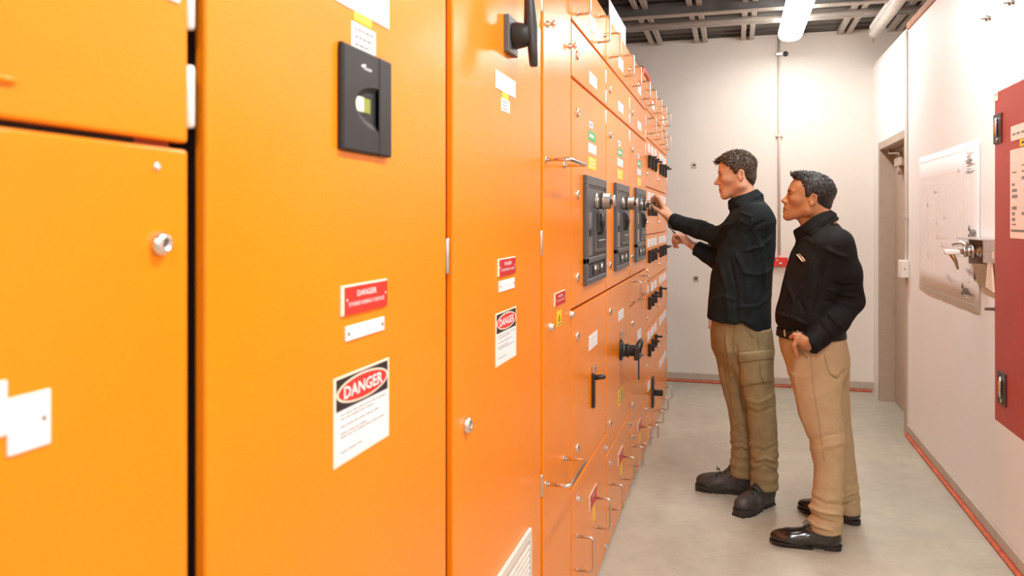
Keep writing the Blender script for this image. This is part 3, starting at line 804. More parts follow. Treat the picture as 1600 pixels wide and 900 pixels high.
MB().box((a.x + w * 0.40, YB - 0.047, b.z + 0.022), (a.x + w * 0.60, YB - 0.0449, b.z + 0.036), WHITE).build('label_plate', rb)
MB().box((a.x + w * 0.22, YB - 0.047, a.z - 0.03), (a.x + w * 0.32, YB - 0.0449, a.z - 0.018), WHITE).build('label_plate', rb)
# two small sockets
for u, v, lab in ((1085, 258, 'upper small grey metal wall plate on the back wall beside the cabinets'), (1087.5, 435, 'lower small grey metal wall plate on the back wall under the holding hand')):
    p = PY(u, v, YB)
    m = MB(); m.box((p.x - 0.022, YB - 0.010, p.z - 0.024), (p.x + 0.022, YB - 0.0005, p.z + 0.024), STEEL, 0.003)
    o = m.build('wall_plate', origin=(p.x, YB, p.z)); tag(o, lab, 'wall plate', 'small wall plates')
    m = MB(); m.lathe((p.x, YB - 0.010, p.z), (0, -1, 0), [(0, 0.012), (0.004, 0.011), (0.0045, 0.001)], BLACK, 10)
    m.build('plug', o)
p = PY(1233, 337, YB)
tag(MB().lathe((p.x, YB - 0.0005, p.z), (0, -1, 0), [(0, 0.012), (0.012, 0.010), (0.013, 0.001)], STEEL, 10).build('wall_stud', origin=p), 'tiny metal stud on the back wall behind the chin of the man in tan trousers', 'stud')
# orange tag hanging behind the first man
# ---------------------------------------------------------------- door on the right wall
d = MB()
FW = 0.05
for (y0, y1, z0, z1) in ((DY0 - FW, DY0 + 0.012, 0, DH + FW), (DY1 - 0.012, DY1 + FW, 0, DH + FW), (DY0 + 0.012, DY1 - 0.012, DH - 0.012, DH + FW)):
    d.box((RW - 0.012, y0, z0), (RW + 0.19, y1, z1), FRAMEM, 0.003)
df = d.build('door_1', kind='structure')
MB().box((RW + 0.105, DY0 + 0.012, 0), (RW + 0.125, DY1 - 0.012, DH - 0.012), FRAMEM, 0.002).build('door_stop', df)
lf = MB().box((RW + 0.128, DY0 + 0.016, 0.012), (RW + 0.17, DY1 - 0.016, DH - 0.016), DOORM, 0.002).build('door_leaf', df)
MB().box((RW + 0.118, DY1 - 0.022, 0.012), (RW + 0.1275, DY1 - 0.016, DH - 0.016), BLACK).build('door_gap', df)
m = MB(); m.box((RW + 0.06, DY1 - 0.50, DH - 0.17), (RW + 0.128, DY1 - 0.22, DH - 0.10), FRAMEM, 0.008, 2)
cl = m.build('door_closer', df)
MB().tube([(RW + 0.09, DY1 - 0.3, DH - 0.10), (RW + 0.09, DY1 - 0.3, DH - 0.06), (RW + 0.05, DY1 - 0.10, DH - 0.05), (RW + 0.05, DY1 - 0.10, DH - 0.013)], 0.011, STEEL, 8).build('closer_arm', cl)
MB().lathe((RW + 0.094, DY1 - 0.34, DH - 0.235), (0, 0, 1), [(0, 0.001), (0.001, 0.03), (0.06, 0.032), (0.066, 0.03), (0.0665, 0.001)], FRAMEM, 14).build('closer_cap', cl)
# wall trunking and junction box
ty = PX(1418, 400, RW).y - 0.01
m = MB(); m.tube([(RW - 0.0105, ty, RT - 0.002), (RW - 0.0105, ty, 1.19)], 0.010, WHITEP, 10)
jc = m.build('conduit', origin=(RW, ty, 1.2)); tag(jc, 'thin white conduit running down the right wall beside the door', 'pipe')
z = PX(1420, 338, RW).z
MB().box((RW - 0.026, ty - 0.02, z - 0.015), (RW - 0.001, ty + 0.02, z + 0.015), STEEL, 0.003).build('saddle', jc)
zt = PX(1417, 406, RW).z; zb = PX(1417, 433, RW).z
m = MB(); m.box((RW - 0.055, ty - 0.055, zb), (RW - 0.0005, ty + 0.045, zt), WHITEP, 0.006, 2)
jb = m.build('junction_box', origin=(RW, ty, zb)); tag(jb, 'white junction box below the thin conduit beside the door', 'box')
MB().lathe((RW - 0.03, ty - 0.055, (zt + zb) / 2), (0, -1, 0), [(0, 0.006), (0.003, 0.005), (0.0035, 0.001)], LOCKMET, 8).build('screw', jb)

# ---------------------------------------------------------------- wiring plan taped to the right wall
YP0 = PX(1532, 350, RW).y; YP1 = PX(1437, 350, RW).y
zt = PX(1532, 226, RW).z; zb = PX(1532, 487, RW).z
zt1 = PX(1437, 240, RW).z; zb1 = PX(1437, 455, RW).z
zt = (zt + zt1) / 2; zb = (zb + zb1) / 2
FR = Fr((RW, 0, 0), (0, -1, 0), (0, 0, 1))      # seen from the aisle: right is -Y
m = MB()
nx, nz = 12, 6
grid = [[Vector((RW - 0.003 - 0.004 * abs(math.sin(i * 1.3 + j * 0.6)) * (0.3 + 0.7 * (j in (0, nz))), YP1 + (YP0 - YP1) * i / nx, zb + (zt - zb) * j / nz + (0.015 if (i < 2 and j == 0) else 0))) for j in range(nz + 1)] for i in range(nx + 1)]
mi = m.mi(PAPER); vs = [[m.bm.verts.new(p) for p in r] for r in grid]
for i in range(nx):
    for j in range(nz):
        f = m.bm.faces.new((vs[i][j], vs[i + 1][j], vs[i + 1][j + 1], vs[i][j + 1])); f.material_index = mi; f.smooth = True
plan = m.build('wiring_plan', origin=(RW, (YP0 + YP1) / 2, zb)); tag(plan, 'large white wiring plan taped to the right wall', 'drawing')
sol = plan.modifiers.new('thickness', 'SOLIDIFY'); sol.thickness = 0.0006; sol.offset = 0
m = MB(); rnd = random.Random(11)
XL = RW - 0.0085
frp = Fr((XL, 0, 0), (0, -1, 0), (0, 0, 1))
def hl(y0, y1, z, w, mt): m.box((XL, min(y0, y1), z - w / 2), (XL + 0.0003, max(y0, y1), z + w / 2), mt)
def vl(y, z0, z1, w, mt): m.box((XL, y - w / 2, min(z0, z1)), (XL + 0.0003, y + w / 2, max(z0, z1)), mt)
W_, H_p = YP1 - YP0, zt - zb
yf = lambda f: YP1 - W_ * f          # f from the far (left) edge
zf = lambda f: zb + H_p * f
vl(yf(0.03), zf(0.04), zf(0.96), 0.002, PALEINK); vl(yf(0.97), zf(0.04), zf(0.96), 0.002, PALEINK)
hl(yf(0.03), yf(0.97), zf(0.04), 0.002, PALEINK); hl(yf(0.03), yf(0.97), zf(0.96), 0.002, PALEINK)
vl(yf(0.80), zf(0.04), zf(0.96), 0.0015, PALEINK)
for k in range(34):                   # single-line diagram
    f = rnd.uniform(0.06, 0.72); g = rnd.uniform(0.08, 0.85)
    if k % 2: hl(yf(f), yf(min(0.76, f + rnd.uniform(0.04, 0.2))), zf(g), 0.0014, PALEINK)
    else: vl(yf(f), zf(g), zf(min(0.93, g + rnd.uniform(0.05, 0.25))), 0.0016, PALEINK)
    if k % 3 == 0: m.box((XL, yf(f) - 0.012, zf(g) - 0.008), (XL + 0.0003, yf(f) + 0.012, zf(g) + 0.008), PALEINK)
for k in range(30):
    f = rnd.uniform(0.82, 0.86); g = rnd.choice((rnd.uniform(0.06, 0.45), rnd.uniform(0.82, 0.95)))
    hl(yf(f), yf(f + rnd.uniform(0.03, 0.1)), zf(g), 0.004, PALEINK if k % 3 else GREYINK)
def nilsen(u, v):
    p = PX(u, v, XL); m.text('NILSEN', frp, -p.y, p.z, 0.034, INK, 0.105, lift=0.0004, bold=0.03)
    q = -p.y - 0.075
    for a, b_ in ((0.0, 0.018), (0.008, 0.030), (0.016, 0.016), (0.0, -0.012), (0.012, -0.02)):
        m.poly([frp.p(q + a - 0.007, p.z + b_ - 0.007, 0.0004), frp.p(q + a + 0.007, p.z + b_ - 0.007, 0.0004), frp.p(q + a + 0.007, p.z + b_ + 0.007, 0.0004), frp.p(q + a - 0.007, p.z + b_ + 0.007, 0.0004)], INK)
nilsen(1520, 364); nilsen(1509, 455)
p = PX(1523, 424, XL)
for a, b_ in ((0, 0.04), (0, -0.02)):
    m.box((XL, p.y - 0.018, p.z + b_ - 0.022), (XL + 0.0003, p.y + 0.018, p.z + b_ + 0.022), INK if b_ < 0 else GREYINK)
m.build('plan_print', plan)
# earth clamp set on its steel bracket, in front of the plan
yc = PX(1542, 395, RW - 0.05).y
zc = PX(1542, 396, RW - 0.05).z
root = thing('earthing_clamp', 'steel clamp on a bracket with hanging strap in front of the wiring plan', 'clamp', (RW, yc, zc - 0.1))
y0, y1 = PX(1556, 395, RW).y - 0.12, PX(1519, 395, RW).y - 0.05
m = MB(); m.box((RW - 0.012, y0, zc - 0.055), (RW - 0.0095, y1, zc + 0.065), STEEL, 0.001)
m.box((RW - 0.085, y0, zc + 0.060), (RW - 0.0095, y1, zc + 0.066), STEEL, 0.001)
m.box((RW - 0.085, y0 + 0.0, zc - 0.04), (RW - 0.0095, y0 + 0.006, zc + 0.062), STEEL, 0.001)
m.box((RW - 0.085, (y0 + y1) / 2, zc - 0.055), (RW - 0.0095, (y0 + y1) / 2 + 0.006, zc + 0.062), LOCKMET, 0.001)
m.build('bracket', root)
px_ = RW - 0.06; ya_ = (y0 + y1) / 2
e1 = PY(1512, 396, ya_)
m = MB()
m.lathe((px_ + 0.03, ya_ - 0.01, zc + 0.005), (-1, 0.25, -0.05), [(0, 0.03), (0.012, 0.03), (0.014, 0.024), (0.03, 0.024), (0.032, 0.033), (0.044, 0.033), (0.046, 0.022), (0.066, 0.022), (0.068, 0.028), (0.078, 0.028), (0.08, 0.014), (0.105, 0.013), (0.106, 0.001)], STEEL, 16)
m.build('barrel', root)
m = MB()
q = Vector((px_ - 0.075, ya_ + 0.02, zc + 0.0))
m.box(q + Vector((-0.05, -0.02, -0.014)), q + Vector((0.02, 0.02, 0.010)), WHITEP, 0.006, 2)
m.tube([q + Vector((-0.02, 0, -0.01)), q + Vector((0.0, 0.01, -0.045)), q + Vector((0.012, 0.015, -0.085))], [0.012, 0.009, 0.005], BRASS, 8)
m.build('jaw', root)
m = MB(); m.tube([Vector((px_ - 0.02, ya_, zc + 0.02)), Vector((px_ - 0.05, ya_ + 0.02, zc + 0.045)), Vector((px_ - 0.09, ya_ + 0.03, zc + 0.03))], [0.012, 0.014, 0.008], STEEL, 8)
m.build('screw_eye', root)
m = MB()
s0 = Vector((RW - 0.05, y0 + 0.045, zc - 0.02))
m.poly([s0 + Vector((0, 0.03, 0.03)), s0 + Vector((0, -0.05, 0.03)), s0 + Vector((0, -0.05, 0.0)), s0 + Vector((0, 0.01, -0.01)), s0 + Vector((0, 0.04, -0.13)), s0 + Vector((0, -0.06, -0.14))][:3] + [s0 + Vector((0, -0.02, -0.012))], CREAM, (-1, 0, 0), 0.008)
m.poly([s0 + Vector((0, 0.012, -0.01)), s0 + Vector((0, -0.03, -0.01)), s0 + Vector((0, -0.06, -0.15)), s0 + Vector((0, 0.05, -0.135))], CREAM, (-1, 0, 0), 0.008)
m.build('strap', root)
m = MB(); m.poly([(RW - 0.04, y1 - 0.09, zc - 0.055), (RW - 0.04, y0, zc - 0.055), (RW - 0.012, y0, zc - 0.19), (RW - 0.012, y1 - 0.10, zc - 0.17)], BRASS, (-1, 0, 0), 0.004)
m.build('holster', root)
# small fixings on the right wall
for u, v, lab in ((1549, 28, 'small steel clip high on the right wall, the left one of two'), (1586, 3, 'small steel clip high on the right wall, the right one of two')):
    p = PX(u, v, RW)
    m = MB(); m.box((RW - 0.004, p.y - 0.01, p.z - 0.035), (RW - 0.0005, p.y + 0.01, p.z + 0.035), WHITEP, 0.001)
    m.lathe((RW - 0.004, p.y, p.z), (-1, 0, 0), [(0, 0.010), (0.01, 0.010), (0.012, 0.016), (0.02, 0.015), (0.022, 0.006), (0.04, 0.005), (0.0405, 0.0005)], LOCKMET, 10)
    tag(m.build('wall_clip', origin=p), lab, 'clip', 'wall clips')
p = PX(1556, 483, RW)
m = MB(); m.lathe((RW - 0.0005, p.y, p.z), (-1, 0, 0), [(0, 0.014), (0.004, 0.014), (0.005, 0.008), (0.045, 0.007), (0.046, 0.0005)], LOCKMET, 10)
tag(m.build('wall_hook', origin=p), 'short dark steel peg on the right wall below the clamp', 'peg')

# ---------------------------------------------------------------- red cabinet on the right wall
XR = 0.97
yF = PX(1554, 145, XR).y - 0.0; yN = yF - 0.85
z1 = PX(1553, 145, XR).z; z0 = PX(1560, 660, XR).z
root = thing('red_cabinet', 'dark red steel wall cabinet with taped papers at the right edge', 'cabinet', (RW, (yF + yN) / 2, z0))
MB().box((XR + 0.018, yN, z0 + 0.004), (RW - 0.0005, yF - 0.012, z1 - 0.004), CABRED, 0.004, 2).build('body', root)
dr = MB().box((XR, yN, z0), (XR + 0.016, yF, z1), CABRED, 0.004, 2).build('door', root)
def latch(v0, v1, ul, ur):
    y1 = PX(ul, (v0 + v1) / 2, XR).y; y0 = PX(ur, (v0 + v1) / 2, XR).y
    za, zb_ = PX(ul, v0, XR).z, PX(ul, v1, XR).z
    m = MB(); m.box((XR - 0.004, y0, zb_), (XR + 0.001, y1, za), BLACK, 0.0015)
    m.build('latch', dr)
    h = za - zb_
    m = MB(); yc = (y0 + y1) / 2
    m.tube([(XR - 0.006, yc, za - h * 0.15), (XR - 0.009, yc, za - h * 0.3), (XR - 0.009, yc, zb_ + h * 0.35), (XR - 0.006, yc, zb_ + h * 0.22)], [0.005, 0.008, 0.007, 0.005], STEEL, 8)
    m.lathe((XR - 0.004, yc, zb_ + h * 0.12), (-1, 0, 0), [(0, 0.008), (0.003, 0.008), (0.004, 0.001)], STEEL, 8)
    m.build('latch', dr)
latch(180, 226, 1553.5, 1566)
latch(578, 628, 1560, 1573)
def sheet(ul, vt, vb, ylen, m_, name, th=0.0008, n=1, parent=root):
    y1 = PX(ul, (vt + vb) / 2, XR).y; za, zb_ = PX(ul, vt, XR).z, PX(ul, vb, XR).z
    b = MB(); b.box((XR - th - 0.0006, y1 - ylen, zb_), (XR - 0.0004, y1, za), m_)
    h = za - zb_
    return b, y1, za, zb_, h
b, y1, za, zb_, h = sheet(1553.7, 146, 159, 0.045, PINKPAPER, 's'); b.box((XR - 0.0018, y1 - 0.035, za - h * 0.3), (XR - 0.0013, y1 - 0.01, za - h * 0.2), GREYINK); b.build('sticker', root)
b, y1, za, zb_, h = sheet(1580, 198, 221, 0.30, PINKPAPER, 's')
for k in range(5): b.box((XR - 0.0018, y1 - 0.05 - 0.045 * k, zb_ + h * 0.35), (XR - 0.0013, y1 - 0.018 - 0.045 * k, zb_ + h * 0.5), GREYINK)
b.build('paper', root)
b, y1, za, zb_, h = sheet(1594, 218, 229, 0.12, YELLOW, 's'); b.box((XR - 0.0018, y1 - 0.1, zb_ + h * 0.35), (XR - 0.0013, y1 - 0.02, zb_ + h * 0.65), INK); b.build('sticker', root)
b, y1, za, zb_, h = sheet(1579, 235, 372, 0.42, PINKPAPER, 's')
rnd = random.Random(5)
for k in range(12):
    zz = za - h * (0.12 + 0.065 * k)
    for c in range(4):
        b.box((XR - 0.0018, y1 - 0.05 - 0.1 * c - rnd.uniform(0, 0.03), zz - rnd.uniform(0.004, 0.012)), (XR - 0.0013, y1 - 0.02 - 0.1 * c, zz), GREYINK if rnd.random() < 0.4 else PALEINK)
b.box((XR - 0.0018, y1 - 0.4, zb_ + h * 0.075), (XR - 0.0013, y1 - 0.01, zb_ + h * 0.10), LOCKMET)
b.build('paper', root)

# ---------------------------------------------------------------- signed-distance modelling for the two men
def _v(a): return np.array(a, dtype=float)
class Sdf:
    def __init__(self): self.pr = []; self.O = np.zeros(3); self.R = np.eye(3); self.s = 1.0
    def frame(self, O=(0, 0, 0), R=None, s=1.0):
        self.O = _v(O); self.R = np.eye(3) if R is None else np.array(R, dtype=float); self.s = s
    def X(self, p): return self.O + self.R @ (_v(p) * self.s)
    def _add(self, fn, c, r, k, op): self.pr.append((fn, _v(c), r, k, op))
    def cap(self, a, b, ra, rb, k=0.01, op='u'):
        a = self.X(a); b = self.X(b); ra *= self.s; rb *= self.s
        d = b - a; L = max(d @ d, 1e-12)
        def fn(P):
            q = P - a; t = np.clip(q @ d / L, 0, 1)
            return np.linalg.norm(q - t[:, None] * d, axis=1) - (ra + (rb - ra) * t)
        self._add(fn, (a + b) / 2, np.sqrt(L) / 2 + max(ra, rb), k, op)
    def chain(self, pts, rads, k=0.006, k0=None):
        for i in range(len(pts) - 1): self.cap(pts[i], pts[i + 1], rads[i], rads[i + 1], (k0 if (k0 is not None and i == 0) else k))
    def ell(self, c, r, k=0.01, op='u', R=None):
        c = self.X(c); r = _v(r) * self.s; M = self.R if R is None else self.R @ np.array(R, dtype=float)
        def fn(P):
            q = (P - c) @ M
            k0 = np.linalg.norm(q / r, axis=1); k1 = np.linalg.norm(q / (r * r), axis=1)
            return k0 * (k0 - 1) / np.maximum(k1, 1e-9)
        self._add(fn, c, r.max(), k, op)
    def box(self, c, hsz, rr, k=0.005, op='u', R=None):
        c = self.X(c); hsz = _v(hsz) * self.s; rr *= self.s; M = self.R if R is None else self.R @ np.array(R, dtype=float)
        def fn(P):
            q = np.abs((P - c) @ M) - (hsz - rr)
            return np.linalg.norm(np.maximum(q, 0), axis=1) + np.minimum(q.max(axis=1), 0) - rr
        self._add(fn, c, np.linalg.norm(hsz), k, op)
    def loft(self, st, k=0.02, op='u'):
        """st rows: z, ca, cb, ra, rb, yaw - elliptic sections of a mostly upright form"""
        st = np.array(sorted(st), dtype=float); z = st[:, 0]
        from_z = lambda zz: [np.interp(zz, z, st[:, i]) for i in range(1, 6)]
        # smooth interpolation: resample with a cubic-ish filter
        zz = np.linspace(z[0], z[-1], 60)
        vals = np.array([np.interp(zz, z, st[:, i]) for i in range(1, 6)])
        ker = np.array([1, 2, 3, 2, 1]) / 9.0
        sm = np.array([np.convolve(np.pad(v, 2, mode='reflect', reflect_type='odd'), ker, 'valid') for v in vals])
        def fn(P):
            ca, cb, ra, rb, yw = [np.interp(P[:, 2], zz, sm[i]) for i in range(5)]
            dx = P[:, 0] - ca; dy = P[:, 1] - cb
            c, s_ = np.cos(yw), np.sin(yw)
            x = dx * c + dy * s_; y = -dx * s_ + dy * c
            k0 = np.sqrt((x / ra) ** 2 + (y / rb) ** 2); k1 = np.sqrt((x / ra ** 2) ** 2 + (y / rb ** 2) ** 2)
            d = np.where(k0 < 0.25, -np.minimum(ra, rb) * 0.75, k0 * (k0 - 1) / np.maximum(k1, 1e-9))
            dz = np.maximum(z[0] - P[:, 2], P[:, 2] - z[-1])
            return np.maximum(d, dz)
        c = _v([st[:, 1].mean(), st[:, 2].mean(), (z[0] + z[-1]) / 2])
        self._add(fn, c, np.sqrt(((z[-1] - z[0]) / 2) ** 2 + (st[:, 3:5].max() + 0.1) ** 2), k, op)
    def band(self, c, R, r0, r1, kx, hh, th, k=0.004):
        """collar band: a ring of radius r0 at the bottom to r1 at the top, stretched kx along its x"""
        c = self.X(c); R = np.array(R, dtype=float)
        def fn(P):
            q = (P - c) @ R
            rho = np.sqrt((q[:, 0] / kx) ** 2 + q[:, 1] ** 2)
            t = np.clip((q[:, 2] + hh) / (2 * hh), 0, 1)
            a = np.abs(rho - (r0 + (r1 - r0) * t)) - th; b = np.abs(q[:, 2]) - hh
            return np.minimum(np.maximum(a, b), 0) + np.hypot(np.maximum(a, 0), np.maximum(b, 0)) - 0.002
        self._add(fn, c, max(r0, r1) * max(kx, 1) + hh + th, k, 'u')
    def plane(self, c, n, k=0.002):
        c = _v(c); n = _v(n) / np.linalg.norm(n)
        self._add(lambda P: (P - c) @ n, c, 1e3, k, 'i')
    def __call__(self, P, idx=None):
        d = np.full(len(P), 1e3)
        for i, (fn, c, r, k, op) in enumerate(self.pr):
            if idx is not None and not idx[i]: continue
            e = fn(P)
            if op == 'u':
                h = np.clip(0.5 + 0.5 * (d - e) / k, 0, 1); d = d + (e - d) * h - k * h * (1 - h)
            elif op == 's':
                h = np.clip(0.5 - 0.5 * (d + e) / k, 0, 1); d = d + (-e - d) * h + k * h * (1 - h)
            else:
                h = np.clip(0.5 - 0.5 * (d - e) / k, 0, 1); d = d + (e - d) * h + k * h * (1 - h)
        return d
    def grad(self, P, e=0.0015):
        g = np.zeros_like(P)
        for a in range(3):
            o = np.zeros(3); o[a] = e
            g[:, a] = self(P + o) - self(P - o)
        n = np.linalg.norm(g, axis=1, keepdims=True)
        return g / np.maximum(n, 1e-9)
    def trace(self, o, dirs, t0, t1):
        t = np.full(len(dirs), t0); 
        for _ in range(70):
            d = self(o + dirs * t[:, None]); t = np.minimum(t + np.clip(d * 0.7, -0.05, 0.1), t1)
        return o + dirs * t[:, None], np.abs(d) < 0.003
CORN = np.array([[i, j, k] for i in (0, 1) for j in (0, 1) for k in (0, 1)])
EDG = [(a, b) for a in range(8) for b in range(a + 1, 8) if np.abs(CORN[a] - CORN[b]).sum() == 1]
def nets(sdf, h, lo, hi, nb=10):
    """sparse surface nets: returns vertices and quads"""
    lo = _v(lo) - h * 2; n = np.ceil((_v(hi) + h * 2 - lo) / (h * nb)).astype(int)
    bi = np.array(np.meshgrid(*[np.arange(k) for k in n], indexing='ij')).reshape(3, -1).T
    cen = lo + (bi + 0.5) * h * nb
    rad = h * nb * 0.5 * math.sqrt(3)
    d = np.concatenate([sdf(c) for c in np.array_split(cen, max(1, len(cen) // 20000))])
    keep = np.abs(d) < rad * 1.7 + 0.012
    bi = bi[keep]; cen = cen[keep]
    g = np.array(np.meshgrid(*[np.arange(nb + 1)] * 3, indexing='ij')).reshape(3, -1).T
    PC = np.array([p[1] for p in sdf.pr]); PRr = np.array([p[2] for p in sdf.pr])
    cells = []; verts = []; edges = []; signs = []; axes = []
    sh = (nb + 1,) * 3
    for b, c in zip(bi, cen):
        idx = np.linalg.norm(PC - c, axis=1) - PRr < rad + 0.045
        if not idx.any(): continue
        P = lo + (b * nb + g) * h
        D = sdf(P, idx)
        if D.min() > 0 or D.max() < 0: continue
        D3 = D.reshape(sh); ins = D3 < 0
        # active cells
        cv = np.stack([D3[i:i + nb, j:j + nb, k:k + nb] for i, j, k in CORN], -1)
        cs = cv < 0; na = cs.sum(-1); act = np.argwhere((na > 0) & (na < 8))
        if len(act) == 0: continue
        V = cv[act[:, 0], act[:, 1], act[:, 2]]
        acc = np.zeros((len(act), 3)); cnt = np.zeros(len(act))
        for a_, b_ in EDG:
            va, vb = V[:, a_], V[:, b_]; m = (va < 0) != (vb < 0)
            t = np.where(m, va / np.where(m, va - vb, 1), 0)
            acc += m[:, None] * (CORN[a_] + t[:, None] * (CORN[b_] - CORN[a_])); cnt += m
        cells.append(act + b * nb); verts.append(lo + (act + b * nb + acc / cnt[:, None]) * h)
        for ax in range(3):
            s0 = [slice(0, nb)] * 3; s1 = [slice(0, nb)] * 3; s1[ax] = slice(1, nb + 1)
            A = ins[tuple(s0)]; B_ = ins[tuple(s1)]
            e = np.argwhere(A != B_)
            if len(e):
                edges.append(e + b * nb); signs.append(A[e[:, 0], e[:, 1], e[:, 2]]); axes.append(np.full(len(e), ax))
    cells = np.concatenate(cells); verts = np.concatenate(verts); edges = np.concatenate(edges); signs = np.concatenate(signs); axes = np.concatenate(axes)
    key = lambda c: (c[:, 0].astype(np.int64) * 100003 + c[:, 1]) * 100003 + c[:, 2]
    ck = key(cells); order = np.argsort(ck); ck = ck[order]
    def look(c):
        q = key(c); i = np.clip(np.searchsorted(ck, q), 0, len(ck) - 1)
        return np.where(ck[i] == q, order[i], -1)
    faces = []
    for ax in range(3):
        m = axes == ax; e = edges[m]; s_ = signs[m]
        u = np.zeros(3, int); w = np.zeros(3, int); u[(ax + 1) % 3] = 1; w[(ax + 2) % 3] = 1
        q = np.stack([look(e - u - w), look(e - w), look(e), look(e - u)], 1)
        q[~s_] = q[~s_][:, ::-1]
        faces.append(q[(q >= 0).all(1)])
    return verts, np.concatenate(faces)
def smooth_mesh(V, F, it=1, lam=0.5):
    for _ in range(it):
        acc = np.zeros_like(V); cnt = np.zeros(len(V))
        for k in range(4):
            for o in (1, 3):
                np.add.at(acc, F[:, k], V[F[:, (k + o) % 4]]); np.add.at(cnt, F[:, k], 1)
        V = V + lam * (acc / np.maximum(cnt, 1)[:, None] - V)
    return V
def vnormals(V, F):
    n = np.cross(V[F[:, 2]] - V[F[:, 0]], V[F[:, 3]] - V[F[:, 1]]); N = np.zeros_like(V)
    for k in range(4): np.add.at(N, F[:, k], n)
    return N / np.maximum(np.linalg.norm(N, axis=1, keepdims=True), 1e-12)
def mesh_obj(name, V, F, mats, parent, midx=None):
    me = bpy.data.meshes.new(name)
    me.from_pydata(V.tolist(), [], F.tolist() if hasattr(F, 'tolist') else F)
    for m in mats: me.materials.append(m)
    me.polygons.foreach_set('use_smooth', np.ones(len(me.polygons), bool))
    if midx is not None: me.polygons.foreach_set('material_index', np.asarray(midx, dtype=np.int32))
    me.update()
    o = bpy.data.objects.new(name, me); COL.objects.link(o); o.parent = parent
    return o
def noise3(P, seed=0):
    """smooth sum-of-sines noise"""
    r = np.random.RandomState(seed); out = np.zeros(len(P))
    for _ in range(7):
        k = r.normal(size=3); k /= np.linalg.norm(k); out += np.sin(P @ k * r.uniform(0.6, 1.6) + r.uniform(0, 6.28))
    return out / 7
def rotz(a): c, s = math.cos(a), math.sin(a); return np.array([[c, -s, 0], [s, c, 0], [0, 0, 1]])
def roty(a): c, s = math.cos(a), math.sin(a); return np.array([[c, 0, s], [0, 1, 0], [-s, 0, c]])
def rotx(a): c, s = math.cos(a), math.sin(a); return np.array([[1, 0, 0], [0, c, -s], [0, s, c]])

class Figure:
    """a person's own frame: a = across the view, b = away from the viewer, z up; root stands on the floor"""
    def __init__(self, u, t, label):
        p = W(u, 342, t); self.az = math.atan2(p.x, p.y)
        self.o = np.array([p.x, p.y, 0.0])
        self.e1 = np.array([math.cos(self.az), -math.sin(self.az), 0]); self.e2 = np.array([math.sin(self.az), math.cos(self.az), 0])
        self.root = thing('person', label, 'person', (p.x, p.y, 0)); self.root.rotation_euler.z = -self.az
    def L(self, u, v, t):
        q = np.array(W(u, v, t)) - self.o
        return np.array([q @ self.e1, q @ self.e2, q[2]])
    def cam(self):
        q = np.array([0, 0, EYE]) - self.o
        return np.array([q @ self.e1, q @ self.e2, q[2]])
    def surf(self, sdf, uv, t0, t1):
        o = self.cam(); d = np.array([self.L(u, v, 1.0) - o for u, v in uv])
        if getattr(sdf, 'bvh', None):
            out = []
            for k in range(len(d)):
                n = np.linalg.norm(d[k]); h = sdf.bvh.ray_cast(Vector(o + d[k] * t0), Vector(d[k] / n))
                out.append(np.array(h[0]) if h[0] is not None else sdf.trace(o, d[k:k + 1], t0, t1)[0][0])
            return np.array(out)
        P, ok = sdf.trace(o, d, t0, t1)
        return P
    def patch(self, sdf, quad, nu, nv, off, mt, name, parent=None, t0=3.2, t1=4.9, edge=0.0015, skirt=0.004):
        """a sewn-on piece: a pixel quadrilateral (tl, tr, br, bl) laid on the surface, raised by off"""
        tl, tr, br, bl = [np.array(q, float) for q in quad]
        uv = [((tl * (1 - i / nu) + tr * i / nu) * (1 - j / nv) + (bl * (1 - i / nu) + br * i / nu) * j / nv) for j in range(nv + 1) for i in range(nu + 1)]
        P = self.surf(sdf, uv, t0, t1); N = sdf.grad(P)
        Q = P.copy()
        for j in range(nv + 1):
            for i in range(nu + 1):
                e = min(i, nu - i, j, nv - j); Q[j * (nu + 1) + i] += N[j * (nu + 1) + i] * (edge if e == 0 else off)
        under = P - N * skirt
        V = np.concatenate([Q, under]); n = len(Q); F = []
        ix = lambda i, j: j * (nu + 1) + i
        for j in range(nv):
            for i in range(nu): F.append([ix(i, j), ix(i, j + 1), ix(i + 1, j + 1), ix(i + 1, j)])
        rim = [ix(i, 0) for i in range(nu)] + [ix(nu, j) for j in range(nv)] + [ix(i, nv) for i in range(nu, 0, -1)] + [ix(0, j) for j in range(nv, 0, -1)]
        for a, b in zip(rim, rim[1:] + rim[:1]): F.append([a, b, b + n, a + n])
        return mesh_obj(name, V, F, [mt], parent or self.root)
    def seam(self, sdf, line, r, mt, name, parent=None, t0=3.2, t1=4.9, lift=0.0, n=4):
        pts = []
        for (a, b) in zip(line[:-1], line[1:]):
            for k in range(n): pts.append((a[0] + (b[0] - a[0]) * k / n, a[1] + (b[1] - a[1]) * k / n))
        pts.append(line[-1])
        P = self.surf(sdf, pts, t0, t1); P = P + sdf.grad(P) * lift
        m = MB(); m.tube([Vector(p) for p in P], r, mt, 6)
        return self.raw(m, name, parent)
    def raw(self, mb, name, parent=None):
        """links shapes already given in the figure's own frame"""
        me = bpy.data.meshes.new(name); mb.bm.to_mesh(me); mb.bm.free()
        for m in mb.mats: me.materials.append(m)
        o = bpy.data.objects.new(name, me); COL.objects.link(o); o.parent = parent or self.root
        return o

